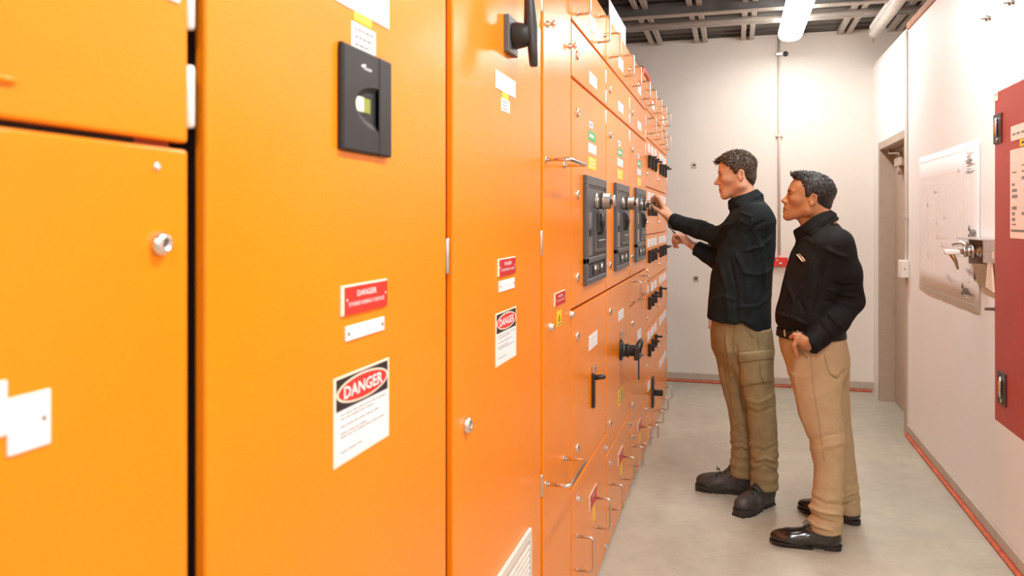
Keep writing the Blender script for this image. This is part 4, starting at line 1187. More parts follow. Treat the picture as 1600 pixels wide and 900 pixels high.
def head_sdf(S, O, R, s, par):
    """head in its own frame: x towards the face, y to its left, z up, origin between the ears"""
    S.frame(O, R, s)
    bc, br = par.get('back', (-0.004, 0.096))
    S.ell((bc, 0, 0.044), (br, 0.076, 0.079), 0.01)
    S.ell((0.044, 0, 0.048), (0.052, 0.062, 0.058), 0.02)
    S.ell((0.038, 0, 0.000), (0.054, 0.054, 0.074), 0.03)
    for q in (-1, 1):
        S.cap((-0.002, q * 0.050, -0.046), (0.068, q * 0.020, -0.086), 0.021, 0.016, 0.03)
        S.cap((-0.008, q * 0.054, -0.010), (-0.002, q * 0.050, -0.046), 0.018, 0.020, 0.03)
        S.ell((0.056, q * 0.046, -0.008), (0.026, 0.014, 0.016), 0.03)
    S.ell((0.084, 0, -0.091), (0.020, 0.024, 0.019), 0.018)
    S.ell((0.073, 0, -0.056), (0.031, 0.034, 0.036), 0.02)
    S.cap((0.0985, 0, -0.034), (0.0960, 0, -0.054), 0.0085, 0.0085, 0.010)
    S.cap((0.089, 0.010, 0.034), (0.074, 0.046, 0.032), 0.011, 0.010, 0.014)
    S.cap((0.089, -0.010, 0.034), (0.074, -0.046, 0.032), 0.011, 0.010, 0.014)
    for q in (-1, 1):
        S.ell((0.098, q * 0.031, 0.013), (0.013, 0.019, 0.012), 0.012, 's')
        S.ell((0.0790, q * 0.031, 0.013), (0.0145, 0.0165, 0.0135), 0.004)
        S.cap((0.0965, q * 0.021, 0.0115), (0.0880, q * 0.043, 0.0115), 0.0052, 0.0042, 0.002, 's')
    nl = par.get('nose', 1.0)
    S.cap((0.0885, 0, 0.022), (0.1065 + 0.006 * nl, 0, -0.017), 0.0075, 0.0085, 0.010)
    S.ell((0.1075 + 0.006 * nl, 0, -0.0205), (0.0108, 0.0105, 0.0090), 0.006)
    S.cap((0.0880, 0, 0.004), (0.0970, 0, -0.024), 0.0115, 0.0125, 0.010)
    for q in (-1, 1):
        S.ell((0.1000, q * 0.0125, -0.0245), (0.0125, 0.0080, 0.0085), 0.006)
        S.ell((0.1060, q * 0.0065, -0.0325), (0.005, 0.003, 0.003), 0.003, 's')
    for q in (-1, 1):
        S.cap((0.1025, 0, -0.0540), (0.088, q * 0.024, -0.0595), 0.0066, 0.0042, 0.005)
        S.cap((0.1000, 0, -0.0670), (0.088, q * 0.021, -0.0635), 0.0076, 0.0048, 0.005)
        S.cap((0.1120, 0, -0.0602), (0.090, q * 0.026, -0.0612), 0.0026, 0.0020, 0.0015, 's')
    for q in (-1, 1):                         # ears
        S.ell((-0.014, q * 0.077, 0.004), (0.0145, 0.0070, 0.0255), 0.006, R=rotx(q * 0.12) @ roty(0.16))
        S.ell((-0.010, q * 0.085, 0.003), (0.0075, 0.0050, 0.0135), 0.003, 's', R=roty(0.16))
        arc = [(-0.003, 0.014), (-0.006, 0.025), (-0.016, 0.029), (-0.026, 0.021), (-0.027, 0.006), (-0.021, -0.011), (-0.012, -0.021)]
        pts = [(x, q * (0.080 + 0.006 * (x < -0.015)), z) for x, z in arc]
        S.chain(pts, [0.0036] * 7, 0.004)
        S.cap((-0.010, q * 0.079, -0.021), (-0.008, q * 0.078, -0.018), 0.0058, 0.006, 0.006)
        S.cap((0.000, q * 0.0765, -0.004), (-0.001, q * 0.0765, 0.008), 0.0050, 0.004, 0.005)
def hairline(x, y, par):
    hx = par['hx']; hz = par['hz']
    z = np.interp(x, hx, hz)
    front = np.clip((x - 0.05) / 0.03, 0, 1)
    return z + front * par.get('peak', 0.0) * np.clip(np.abs(y) / 0.05, 0, 1)
def hair_mesh(fig, O, R, s, par, mats):
    S = Sdf(); S.frame(O, R, s)
    t = par['thick']
    bc, br = par.get('back', (-0.004, 0.096))
    S.ell((bc - 0.002, 0, 0.045), (br + t * 0.8, 0.076 + t * 0.6, 0.079 + t), 0.01)
    S.ell((0.042, 0, 0.049), (0.052 + t, 0.062 + t * 0.6, 0.058 + t * 1.2), 0.02)
    for b in par.get('bumps', ()): S.ell(b[:3], b[3:6], 0.015)
    if True:
        S.cap((bc - br + 0.045, 0.0, -0.02), (bc - br + 0.042, 0, -0.05), 0.043 + t * 0.3, 0.034 + t * 0.1, 0.03)
    Rn = np.array(R)
    def region(P):
        q = (P - O) @ Rn / s
        hz = hairline(q[:, 0], q[:, 1], par)
        jag = 0.004 * np.sin(q[:, 0] * 420 + np.sin(q[:, 1] * 300) * 2) + 0.003 * np.sin(q[:, 1] * 510)
        return (hz + jag - q[:, 2]) * s * 0.8
    S._add(region, O, 1e3, 0.016, 'i')
    # leave the ears free
    base = S.__call__
    def wav(P):
        q = (P - O) @ Rn / s
        return (par['wave'] * (np.sin(q[:, 0] * 210 + 3 * np.sin(q[:, 1] * 70) + q[:, 2] * 60) * np.sin(q[:, 1] * 150 + q[:, 2] * 90 + 1.0))) * s
    lo = _v(O) - 0.17; hi = _v(O) + 0.19
    V, F = nets(S, 0.0036, lo, hi)
    N = vnormals(V, F); q = (V - O) @ Rn / s
    V = V + N * (wav(V) * np.clip((q[:, 2] + 0.0) / 0.06, 0.25, 1))[:, None]
    o = mesh_obj('hair', V, F, mats, fig.root)
    # locks lying over the cap
    rs = np.random.RandomState(4)
    top = np.where((q[:, 2] > -0.045) & (N @ Rn[:, 2] > -0.45) & (((V - O) @ Rn / s)[:, 2] > hairline(q[:, 0], q[:, 1], par) + 0.004))[0]
    idx = rs.choice(top, par['locks'], replace=False)
    VV = []; FF = []; MM = []
    for i in idx:
        p = V[i]; n = N[i]; qq = q[i]
        dirl = _v(par['comb'](qq)) + rs.normal(size=3) * 0.35
        d = Rn @ dirl; d = d - n * (d @ n); d /= max(np.linalg.norm(d), 1e-6)
        w = np.cross(n, d); L = par['len'] * rs.uniform(0.7, 1.35) * (0.30 + 0.70 * min(1, max(0, (qq[2] - 0.01) / 0.07))); r0 = 0.0016 * s; lf = par['lift'] * min(1, max(0.1, (qq[2] - 0.02) / 0.06))
        base = len(VV)
        for k, (f, rr) in enumerate(((0, 1.0), (0.35, 1.15), (0.7, 0.8), (1.0, 0.15))):
            c = p + d * L * f + n * (-0.002 + lf * L * math.sin(f * 2.2) ) + w * L * 0.10 * math.sin(f * 5 + i)
            for a in (0, 2.09, 4.19): VV.append(c + (n * math.cos(a) * 0.8 + w * math.sin(a) * 1.3) * r0 * rr)
        for k in range(3):
            for a in range(3): FF.append([base + k * 3 + a, base + k * 3 + (a + 1) % 3, base + k * 3 + 3 + (a + 1) % 3, base + k * 3 + 3 + a]); MM.append(0 if rs.rand() < par.get('dark', 0.7) else 1)
    lo_ = mesh_obj('hair_locks', np.array(VV), FF, mats, o, MM)
    lo_['kind'] = 'stuff'
    return o, S
def face_parts(fig, O, R, s, skin, brow, iris):
    Rn = np.array(R); X = lambda p: Vector(O + Rn @ (_v(p) * s))
    for q in (-1, 1):
        m = MB()
        m.lathe(X((0.0670, q * 0.031, 0.0120)), Vector(Rn @ _v((1, 0, 0))), [(-0.0005, 0.001)] + [(0.0118 * s * (1 - math.cos(a)), 0.0118 * s * math.sin(a)) for a in (0.3, 0.7, 1.1, 1.5, 1.9, 2.3, 2.6, 2.9)] + [(0.0236 * s, 0.0002)], EYEW, 16)
        e = fig.raw(m, 'eye')
        m = MB(); m.lathe(X((0.0887, q * 0.031, 0.0115)), Vector(Rn @ _v((1, 0, 0))), [(0, 0.0056 * s), (0.0018 * s, 0.005 * s), (0.0026 * s, 0.0003)], iris, 12)
        fig.raw(m, 'iris', e)
        m = MB()
        pts = [(0.0980, 0.012, 0.029), (0.0960, 0.022, 0.0325), (0.0900, 0.034, 0.0345), (0.0785, 0.047, 0.0305)]
        m.tube([X((x, q * y, z)) for x, y, z in pts], [0.0034 * s, 0.0060 * s, 0.0056 * s, 0.0020 * s], brow, 7)
        fig.raw(m, 'eyebrow')
        m = MB()
        pts = [(0.0925, 0.020, 0.0150), (0.0940, 0.031, 0.0172), (0.0865, 0.044, 0.0140)]
        m.tube([X((x, q * y, z)) for x, y, z in pts], [0.0010 * s, 0.0016 * s, 0.0010 * s], brow, 5)
        fig.raw(m, 'eyelashes')
EYEW = mat('eye_white', (0.75, 0.70, 0.66), 0.2, var=0.02)
IRIS = mat('dark_iris', (0.035, 0.02, 0.012), 0.15)
def sole_mb(m, P, length, width, z0, z1, mt, heel=None, toe=1.0, n=24):
    """outline of a foot between two heights; P maps (forward, side, up)"""
    xs = [math.cos(math.pi * (1 - k / n)) * 0.5 + 0.5 for k in range(n + 1)]
    def hw(x): return width / 2 * (np.interp(x, [0, 0.01, 0.04, 0.12, 0.35, 0.6, 0.75, 0.86, 0.93, 0.975, 0.993, 1.0], [0.0, 0.22, 0.46, 0.66, 0.64, 0.88, 1.0, 0.92 * toe, 0.73 * toe, 0.46 * toe, 0.24, 0.0]))
    ring = [(x * length, hw(x)) for x in xs] + [(x * length, -hw(x)) for x in xs[-2:0:-1]]
    m.ring_loft([[Vector(P(a, b * 0.97, z0)) for a, b in ring], [Vector(P(a, b, z0 + (z1 - z0) * 0.4)) for a, b in ring], [Vector(P(a, b, z1)) for a, b in ring]], mt, smooth=False)

# ---------------------------------------------------------------- materials of the two men
from mathutils.bvhtree import BVHTree
SKIN1 = mat('fair_skin', (0.60, 0.32, 0.20), 0.48, var=0.08, scale=40, sss=0.08, bump=0.08, bscale=500)
LIP1 = mat('lips', (0.46, 0.15, 0.11), 0.42, var=0.05)
SKIN2 = mat('tan_skin', (0.42, 0.19, 0.085), 0.45, var=0.08, scale=40, sss=0.08, bump=0.08, bscale=500)
LIP2 = mat('brown_lips', (0.34, 0.12, 0.08), 0.42, var=0.05)
HAIR1 = mat('dark_brown_hair', (0.035, 0.020, 0.011), 0.42, var=0.4, scale=160)
HAIR1B = mat('light_brown_hair', (0.17, 0.115, 0.07), 0.4, var=0.3, scale=160)
HAIR2 = mat('black_hair', (0.012, 0.010, 0.010), 0.38, var=0.4, scale=160)
HAIR2B = mat('greying_hair', (0.11, 0.105, 0.105), 0.4, var=0.3, scale=160)
SHIRT1 = mat('dark_green_black_cotton', (0.011, 0.0155, 0.0165), 0.85, var=0.2, scale=30, bump=0.5, bscale=26, spec=0.15)
SHIRT2 = mat('black_cotton', (0.0070, 0.0062, 0.0060), 0.75, var=0.2, scale=30, bump=0.4, bscale=26, spec=0.18)
TROU1 = mat('olive_khaki_cotton', (0.28, 0.225, 0.12), 0.8, var=0.10, scale=25, bump=0.35, bscale=30, spec=0.2)
TROU1D = mat('olive_khaki_seam', (0.19, 0.14, 0.07), 0.85, var=0.1)
TROU2 = mat('tan_cotton', (0.45, 0.335, 0.195), 0.8, var=0.06, scale=25, bump=0.25, bscale=28, spec=0.2)
TROU2D = mat('tan_seam', (0.33, 0.22, 0.115), 0.85, var=0.1)
LEATHER = mat('black_belt_leather', (0.010, 0.009, 0.009), 0.6, var=0.2, spec=0.25)
BOOTM = mat('dusty_black_boot_leather', (0.042, 0.041, 0.039), 0.5, var=0.5, scale=28, bump=0.4, bscale=90)
BOOTS = mat('boot_rubber', (0.028, 0.025, 0.023), 0.75, var=0.3, scale=40)
LACE = mat('black_lace', (0.015, 0.013, 0.013), 0.7)
SHOEM = mat('polished_black_leather', (0.014, 0.009, 0.008), 0.16, var=0.2, spec=0.6, coat=0.4)
SHOES = mat('black_shoe_sole', (0.018, 0.015, 0.014), 0.5)

def body_mesh(fig, S, O, R, s, h, lo, hi, skin, lip):
    V, F = nets(S, h, lo, hi)
    V = smooth_mesh(V, F, 1, 0.35)
    c = V[F].mean(1); q = (c - O) @ np.array(R) / s
    m = (q[:, 0] > 0.086) & (np.abs(q[:, 1]) < 0.025 - np.abs(q[:, 2] + 0.0605) * 0.8) & (q[:, 2] < -0.0485) & (q[:, 2] > -0.0735)
    return mesh_obj('body', V, F, [skin, lip], fig.root, m.astype(int))
def cloth(fig, S, h, lo, hi, mt, name, folds, it=1):
    V, F = nets(S, h, lo, hi)
    V = smooth_mesh(V, F, it, 0.5)
    N = vnormals(V, F)
    V = V + N * folds(V, N)[:, None]
    S.bvh = BVHTree.FromPolygons(V.tolist(), F.tolist())
    return mesh_obj(name, V, F, [mt], fig.root)
def creases(fig, lst):
    """each: pixel polyline, depth, width, height (m): ridge or valley along it, seen side"""
    segs = []
    for pts, t, w, a in lst:
        P = [fig.L(u, v, t) for u, v in pts]
        for p, q in zip(P[:-1], P[1:]): segs.append((p, q, w, a))
    def f(V):
        out = np.zeros(len(V))
        o = fig.cam()
        for p, q, w, a in segs:
            # distance in view directions, so that the fold is found whatever the depth of the cloth
            D = V - o; D = D / np.linalg.norm(D, axis=1, keepdims=True)
            dp = (p - o); tp = np.linalg.norm(dp); dq = q - o
            A = dp / tp; B = dq / np.linalg.norm(dq)
            d = B - A; L = max(d @ d, 1e-12)
            t = np.clip((D - A) @ d / L, 0, 1)
            r = np.linalg.norm(D - A - t[:, None] * d, axis=1) * tp
            out = out + 1.5 * a * np.exp(-(r / (w * 0.75)) ** 2) * np.sin(np.pi * (0.12 + 0.76 * t))
        return out
    return f

# ================================================================ the man at the breakers
M1 = Figure(1168, 4.22, 'man in a dark work shirt and olive cargo trousers unlocking the third breaker')
L1 = M1.L
R1 = rotz(math.pi) @ rotz(-0.06) @ roty(0.10)      # face towards -a, chin down
O1 = L1(1155.5, 276, 4.22); S1 = 1.04
S = Sdf()
head_sdf(S, O1, R1, S1, {'nose': 2.1, 'back': (0.008, 0.087)})
S.frame()
neckb = L1(1165, 325, 4.24)
S.cap(S.O * 0 + O1 + R1 @ _v((-0.006, 0, -0.030)) * S1, neckb, 0.056, 0.066, 0.02)
S.cap(O1 + R1 @ _v((0.018, 0, -0.070)) * S1, L1(1158, 320, 4.23), 0.018, 0.030, 0.025)   # throat
S.ell(L1(1172, 372, 4.25), (0.09, 0.15, 0.16), 0.04)
shL, elL, wrL = L1(1184, 343, 4.10), L1(1124, 371, 4.36), L1(1049, 342, 4.62)
shR, elR, wrR = L1(1163, 340, 4.40), L1(1120, 404, 4.48), L1(1087, 386, 4.55)
S.chain([L1(1172, 360, 4.2), shL, elL], [0.05, 0.045, 0.036], 0.03)
S.chain([elL, L1(1085, 357, 4.49), wrL], [0.036, 0.034, 0.026], 0.02)
S.chain([L1(1168, 360, 4.3), shR, elR], [0.05, 0.045, 0.036], 0.03)
S.chain([elR, L1(1105, 396, 4.51), wrR], [0.036, 0.033, 0.025], 0.02)
# left hand: pinching the key of the third breaker
S.frame()
S.chain([wrL, L1(1040, 332, 4.645)], [0.026, 0.026], 0.015)
HS = _v((0.010, 0, 0))
mc = [L1(1030.5, 311, 4.655), L1(1029.0, 314, 4.685), L1(1029.5, 319, 4.708), L1(1031.5, 324.5, 4.722)]
for k, p in enumerate(mc): S.cap(L1(1044, 336.5, 4.64 + 0.012 * k), p, 0.0165, 0.0125 - 0.0008 * k, 0.016)
pip = [L1(1022.0, 306.0, 4.675), L1(1021.0, 308.5, 4.70), L1(1022.0, 313.5, 4.722), L1(1024.5, 320.5, 4.738)]
dip = [L1(1016.8, 310.0, 4.695), L1(1016.2, 314.5, 4.714), L1(1018.5, 319.5, 4.732), L1(1022, 325.5, 4.745)]
tip = [L1(1014.6, 314.8, 4.705), L1(1015.3, 319.5, 4.716), L1(1019.5, 324.5, 4.728), L1(1025, 328.0, 4.740)]
for k in range(4): S.chain([mc[k], pip[k] + HS, dip[k] + HS, tip[k] + HS], [0.0118 - 0.0006 * k, 0.0098 - 0.0005 * k, 0.0086 - 0.0005 * k, 0.0072 - 0.0004 * k], 0.003, 0.007)
S.chain([L1(1042, 337, 4.625), L1(1033, 331.5, 4.63), L1(1023.8, 326.0, 4.668), L1(1016.5, 320.8, 4.698) + HS], [0.019, 0.0140, 0.0105, 0.0080], 0.006, 0.012)
# right hand: closed round a thin tool
S.chain([wrR, L1(1079, 380.5, 4.57)], [0.025, 0.025], 0.015)
mcr = [L1(1063, 367.5, 4.545), L1(1062, 369.5, 4.567), L1(1062.5, 373, 4.588), L1(1064, 377, 4.605)]
for k, p in enumerate(mcr): S.cap(L1(1079, 380.5, 4.55 + 0.012 * k), p, 0.0160, 0.0125, 0.014)
for k, p in enumerate(mcr):
    dz = _v((0, 0, 0))
    a = p + _v((-0.032, -0.002, 0.004 - 0.006 * k)); b = p + _v((-0.036, -0.012, -0.022 - 0.003 * k)); c = p + _v((-0.016, -0.020, -0.034))
    S.chain([p, a, b, c], [0.0112, 0.0096, 0.0086, 0.0075], 0.003, 0.006)
S.chain([L1(1077, 378, 4.535), L1(1069, 369, 4.508), L1(1060, 366, 4.506), L1(1053.5, 367.5, 4.512)], [0.0165, 0.0125, 0.0100, 0.0085], 0.005, 0.010)
body_mesh(M1, S, O1, R1, S1, 0.0033, (-0.75, -0.35, 0.95), (0.30, 0.75, 1.95), SKIN1, LIP1)
P1 = dict(hx=[-0.12, -0.06, -0.034, -0.026, -0.006, 0.002, 0.014, 0.022, 0.034, 0.050, 0.066, 0.085, 0.12], hz=[-0.056, -0.050, -0.030, 0.028, 0.032, 0.010, 0.004, 0.018, 0.045, 0.060, 0.084, 0.078, 0.070],
          back=(0.008, 0.087), peak=0.016, thick=0.011, wave=0.0035, locks=2800, len=0.024, lift=0.22, dark=0.68, comb=lambda q: (np.clip(0.55 + q[0] * 7, -0.5, 0.9), 0.3 * np.sin(q[0] * 60), np.clip(q[0] * 8 - 0.1, -0.8, 0.0)),
          bumps=((0.072, 0.0, 0.090, 0.032, 0.046, 0.016),))
hair1, HS1 = hair_mesh(M1, O1, R1, S1, P1, [HAIR1, HAIR1B])
face_parts(M1, O1, R1, S1, SKIN1, HAIR1, IRIS)

# shirt, worn loose over the trousers
T = Sdf()
yw = 0.22
def st(u, v, t, a, b, y=0.0): p = L1(u, v, t); return (p[2], p[0], p[1], a, b, y)
T.loft([st(1153, 526, 4.23, 0.160, 0.19, yw), st(1154, 500, 4.23, 0.166, 0.195, yw), st(1155, 470, 4.23, 0.162, 0.19, yw), st(1157.5, 440, 4.23, 0.157, 0.185, yw), st(1162, 410, 4.23, 0.150, 0.185, yw), st(1168, 380, 4.24, 0.140, 0.20, yw),
        st(1173, 352, 4.24, 0.125, 0.205, yw), st(1174, 336, 4.24, 0.112, 0.18, yw), st(1172, 322, 4.24, 0.090, 0.13, yw), st(1169, 312, 4.24, 0.070, 0.085, yw)], 0.02)
T.cap(L1(1181, 344, 4.13), L1(1172, 344, 4.36), 0.070, 0.072, 0.05)
T.chain([shL, L1(1158, 354, 4.21), elL], [0.073, 0.066, 0.058], 0.03, 0.05)
T.chain([elL, L1(1092, 359, 4.475), L1(1060, 348, 4.575)], [0.058, 0.050, 0.043], 0.02)
T.chain([shR, elR], [0.072, 0.056], 0.04)
T.chain([elR, L1(1105, 397, 4.51), L1(1094, 391, 4.53)], [0.055, 0.050, 0.044], 0.02)
e = L1(1059.5, 348, 4.577); dd = e - elL; T.plane(e, dd / np.linalg.norm(dd)) if False else None
cf = (wrL - elL) / np.linalg.norm(wrL - elL)
def zr(axis):                                   # rotation whose z is the axis
    z = _v(axis) / np.linalg.norm(axis); x = np.cross((0, 0, 1.0), z); x /= max(np.linalg.norm(x), 1e-6); return np.stack([x, np.cross(z, x), z], 1)
ce = L1(1056.5, 346.8, 4.585)
T.band(ce, zr(cf), 0.040, 0.040, 1.0, 0.024, 0.0035)
cr = (wrR - elR) / np.linalg.norm(wrR - elR)
T.band(L1(1093, 390.5, 4.535), zr(cr), 0.040, 0.040, 1.0, 0.022, 0.0035)
T.cap(L1(1053, 345, 4.60), L1(1050, 343.6, 4.61), 0.034, 0.034, 0.004, 's')
# collar: stand and folded leaf
cc = L1(1163, 311, 4.235); Rc = roty(-0.40)
T.band(cc + Rc @ _v((0, 0, -0.008)), Rc, 0.080, 0.066, 1.08, 0.030, 0.004, 0.012)
T.band(cc, Rc, 0.084, 0.0705, 1.08, 0.021, 0.0035, 0.003)
# hem curve: cut the bottom with a slanted plane
hx_ = [1090, 1104, 1130, 1148, 1157, 1161, 1172, 1190, 1206, 1220]; hv_ = [496, 498, 503, 502, 498, 498, 506, 515, 520, 522]
ha_ = [L1(u, v, 4.2)[0] for u, v in zip(hx_, hv_)]; hz_ = [L1(u, v, 4.2)[2] for u, v in zip(hx_, hv_)]
T._add(lambda P: (np.interp(P[:, 0], ha_, hz_) - P[:, 2]) * 0.8, L1(1150, 500, 4.2), 1e3, 0.004, 'i')
cz = creases(M1, [([(1150, 350), (1136, 362), (1128, 380)], 4.2, 0.010, -0.007), ([(1140, 350), (1128, 358), (1118, 374)], 4.2, 0.010, 0.009), ([(1160, 345), (1148, 358), (1140, 378)], 4.2, 0.011, 0.007), ([(1118, 352), (1108, 366), (1104, 378)], 4.3, 0.009, -0.006),
    ([(1103, 347), (1095, 360), (1090, 372)], 4.3, 0.009, 0.006), ([(1085, 345), (1079, 356), (1075, 366)], 4.3, 0.008, -0.005), ([(1180, 360), (1192, 400), (1196, 450)], 4.2, 0.016, 0.007), ([(1172, 372), (1180, 410), (1182, 460)], 4.2, 0.014, -0.006),
    ([(1150, 395), (1165, 430), (1170, 490)], 4.2, 0.016, 0.006), ([(1125, 410), (1135, 450), (1138, 500)], 4.2, 0.015, 0.006), ([(1140, 405), (1150, 450), (1152, 500)], 4.2, 0.012, -0.006), ([(1196, 345), (1180, 352), (1165, 368)], 4.2, 0.010, -0.006), ([(1203, 370), (1190, 385), (1165, 392)], 4.2, 0.012, 0.007), ([(1205, 420), (1185, 430), (1160, 425)], 4.2, 0.012, 0.005), ([(1205, 460), (1185, 478), (1150, 480)], 4.2, 0.012, 0.004), ([(1110, 470), (1130, 462), (1150, 470)], 4.2, 0.012, 0.005)])
def fold1(V, N):
    q = V * 1.0
    return cz(V) + 0.006 * (1 - 2 * np.abs(noise3(V * np.array([26, 26, 14.0]), 3))) - 0.003 + 0.0045 * (0.5 - np.abs(noise3(V * np.array([48, 40, 36.0]), 7))) + 0.001 * noise3(V * 70, 5)
shirt1 = cloth(M1, T, 0.0048, (-0.55, -0.35, 0.85), (0.30, 0.50, 1.70), SHIRT1, 'shirt', fold1, 3)
M1.patch(T, ((1158, 330), (1176, 337), (1168, 354), (1151, 346)), 6, 6, 0.004, SHIRT1, 'sleeve_pocket', shirt1)
M1.patch(T, ((1157, 329), (1177, 336.5), (1175, 342), (1156, 335)), 6, 3, 0.0075, SHIRT1, 'pocket_flap', shirt1, skirt=0.006)
M1.patch(T, ((1144.5, 316.5), (1180, 300.5), (1186, 309.5), (1152, 325.5)), 10, 5, 0.006, SHIRT1, 'collar_leaf', shirt1, skirt=0.008)
M1.seam(T, [(1147, 320), (1143.5, 332), (1140, 348)], 0.0035, SHIRT1, 'placket', shirt1)
M1.seam(T, [(1192, 318), (1199, 345), (1197, 372)], 0.0016, SHIRT1, 'armhole_seam', shirt1)
bt = M1.surf(T, [(1175, 343.5), (1147.5, 318)], 3.2, 4.9)
for p in bt:
    m = MB(); m.lathe(Vector(p), Vector((-0.3, -1, 0.1)), [(-0.002, 0.0055), (0.0025, 0.0055), (0.003, 0.0005)], BLACK, 10); M1.raw(m, 'button', shirt1)

# trousers
Q = Sdf()
aL, aR = L1(1194, 752, 4.13), L1(1159, 742, 4.31)
Q.loft([st(1156, 484, 4.23, 0.140, 0.165, yw), st(1156, 500, 4.23, 0.146, 0.168, yw), st(1158, 520, 4.23, 0.152, 0.175, yw), st(1159, 545, 4.23, 0.150, 0.17, yw), st(1160, 562, 4.23, 0.115, 0.125, yw), st(1160, 582, 4.23, 0.06, 0.07, yw)], 0.02)
Q.loft([st(1172, 515, 4.16, 0.100, 0.105), st(1176, 550, 4.15, 0.103, 0.105), st(1181, 590, 4.14, 0.088, 0.095), st(1187, 625, 4.13, 0.076, 0.085), st(1191, 660, 4.13, 0.070, 0.078), st(1194, 700, 4.13, 0.068, 0.072), st(1194, 735, 4.13, 0.066, 0.072), st(1194, 762, 4.13, 0.068, 0.076)], 0.045)
Q.loft([st(1142, 515, 4.30, 0.095, 0.10), st(1145, 550, 4.30, 0.096, 0.10), st(1150, 590, 4.30, 0.086, 0.09), st(1156, 625, 4.305, 0.074, 0.08), st(1162, 660, 4.31, 0.070, 0.075), st(1163, 700, 4.31, 0.070, 0.07), st(1162, 742, 4.31, 0.072, 0.074)], 0.045)
hl = L1(1194, 752, 4.13)
cut = lambda p, n: n
czq = creases(M1, [([(1176, 735), (1195, 728), (1213, 737)], 4.1, 0.008, -0.008), ([(1177, 722), (1195, 715), (1213, 722)], 4.1, 0.010, 0.008), ([(1178, 700), (1195, 704), (1212, 696)], 4.1, 0.010, -0.006), ([(1143, 706), (1158, 700), (1172, 708)], 4.25, 0.009, -0.008), ([(1143, 690), (1158, 686), (1172, 694)], 4.25, 0.009, 0.007), ([(1144, 672), (1156, 664), (1170, 676)], 4.25, 0.009, -0.006),
    ([(1165, 640), (1185, 646), (1208, 636)], 4.1, 0.012, -0.005), ([(1163, 622), (1185, 630), (1208, 618)], 4.1, 0.012, 0.005), ([(1135, 520), (1140, 570), (1148, 620)], 4.2, 0.012, 0.007), ([(1150, 540), (1156, 590), (1162, 640)], 4.15, 0.012, -0.008), ([(1125, 560), (1134, 600), (1142, 640)], 4.25, 0.010, -0.005), ([(1146, 505), (1143, 540), (1150, 575)], 4.15, 0.008, -0.006), ([(1186, 660), (1192, 690), (1190, 720)], 4.1, 0.009, 0.005)])
def foldq(V, N):
    z = V[:, 2]
    low = np.exp(-((z - 0.22) / 0.12) ** 2)
    return czq(V) + 0.005 * (1 - 2 * np.abs(noise3(V * np.array([20, 20, 26.0]), 9))) - 0.002 + 0.003 * (0.5 - np.abs(noise3(V * np.array([40, 40, 48.0]), 27))) + 0.003 * low * np.sin(z * 120 + 2.5 * noise3(V * 14, 2))
zL = L1(1194, 752, 4.13)[2]
trou1 = cloth(M1, Q, 0.0055, (-0.3, -0.35, 0.05), (0.32, 0.4, 1.08), TROU1, 'trousers', foldq, 2)
M1.patch(Q, ((1155, 556), (1203, 551), (1206, 597), (1157, 604)), 12, 11, 0.0085, TROU1, 'cargo_pocket', trou1, edge=0.005)
M1.patch(Q, ((1153, 551), (1204, 546), (1206, 561), (1154, 567)), 12, 5, 0.0125, TROU1, 'pocket_flap', trou1, skirt=0.008, edge=0.009)
M1.seam(Q, [(1186, 563), (1187, 585), (1193, 600)], 0.002, TROU1D, 'pocket_pleat', trou1, lift=0.011)
M1.seam(Q, [(1160, 497), (1166, 514), (1176, 528)], 0.0022, TROU1D, 'pocket_slit', trou1, lift=0.0012)
M1.seam(Q, [(1180, 500), (1184, 530), (1186, 548)], 0.0014, TROU1D, 'side_seam', trou1, lift=0.0012)
M1.patch(Q, ((1107, 500), (1112, 501), (1112, 514), (1107, 513)), 2, 3, 0.004, PINKPAPER, 'pocket_tag', trou1)

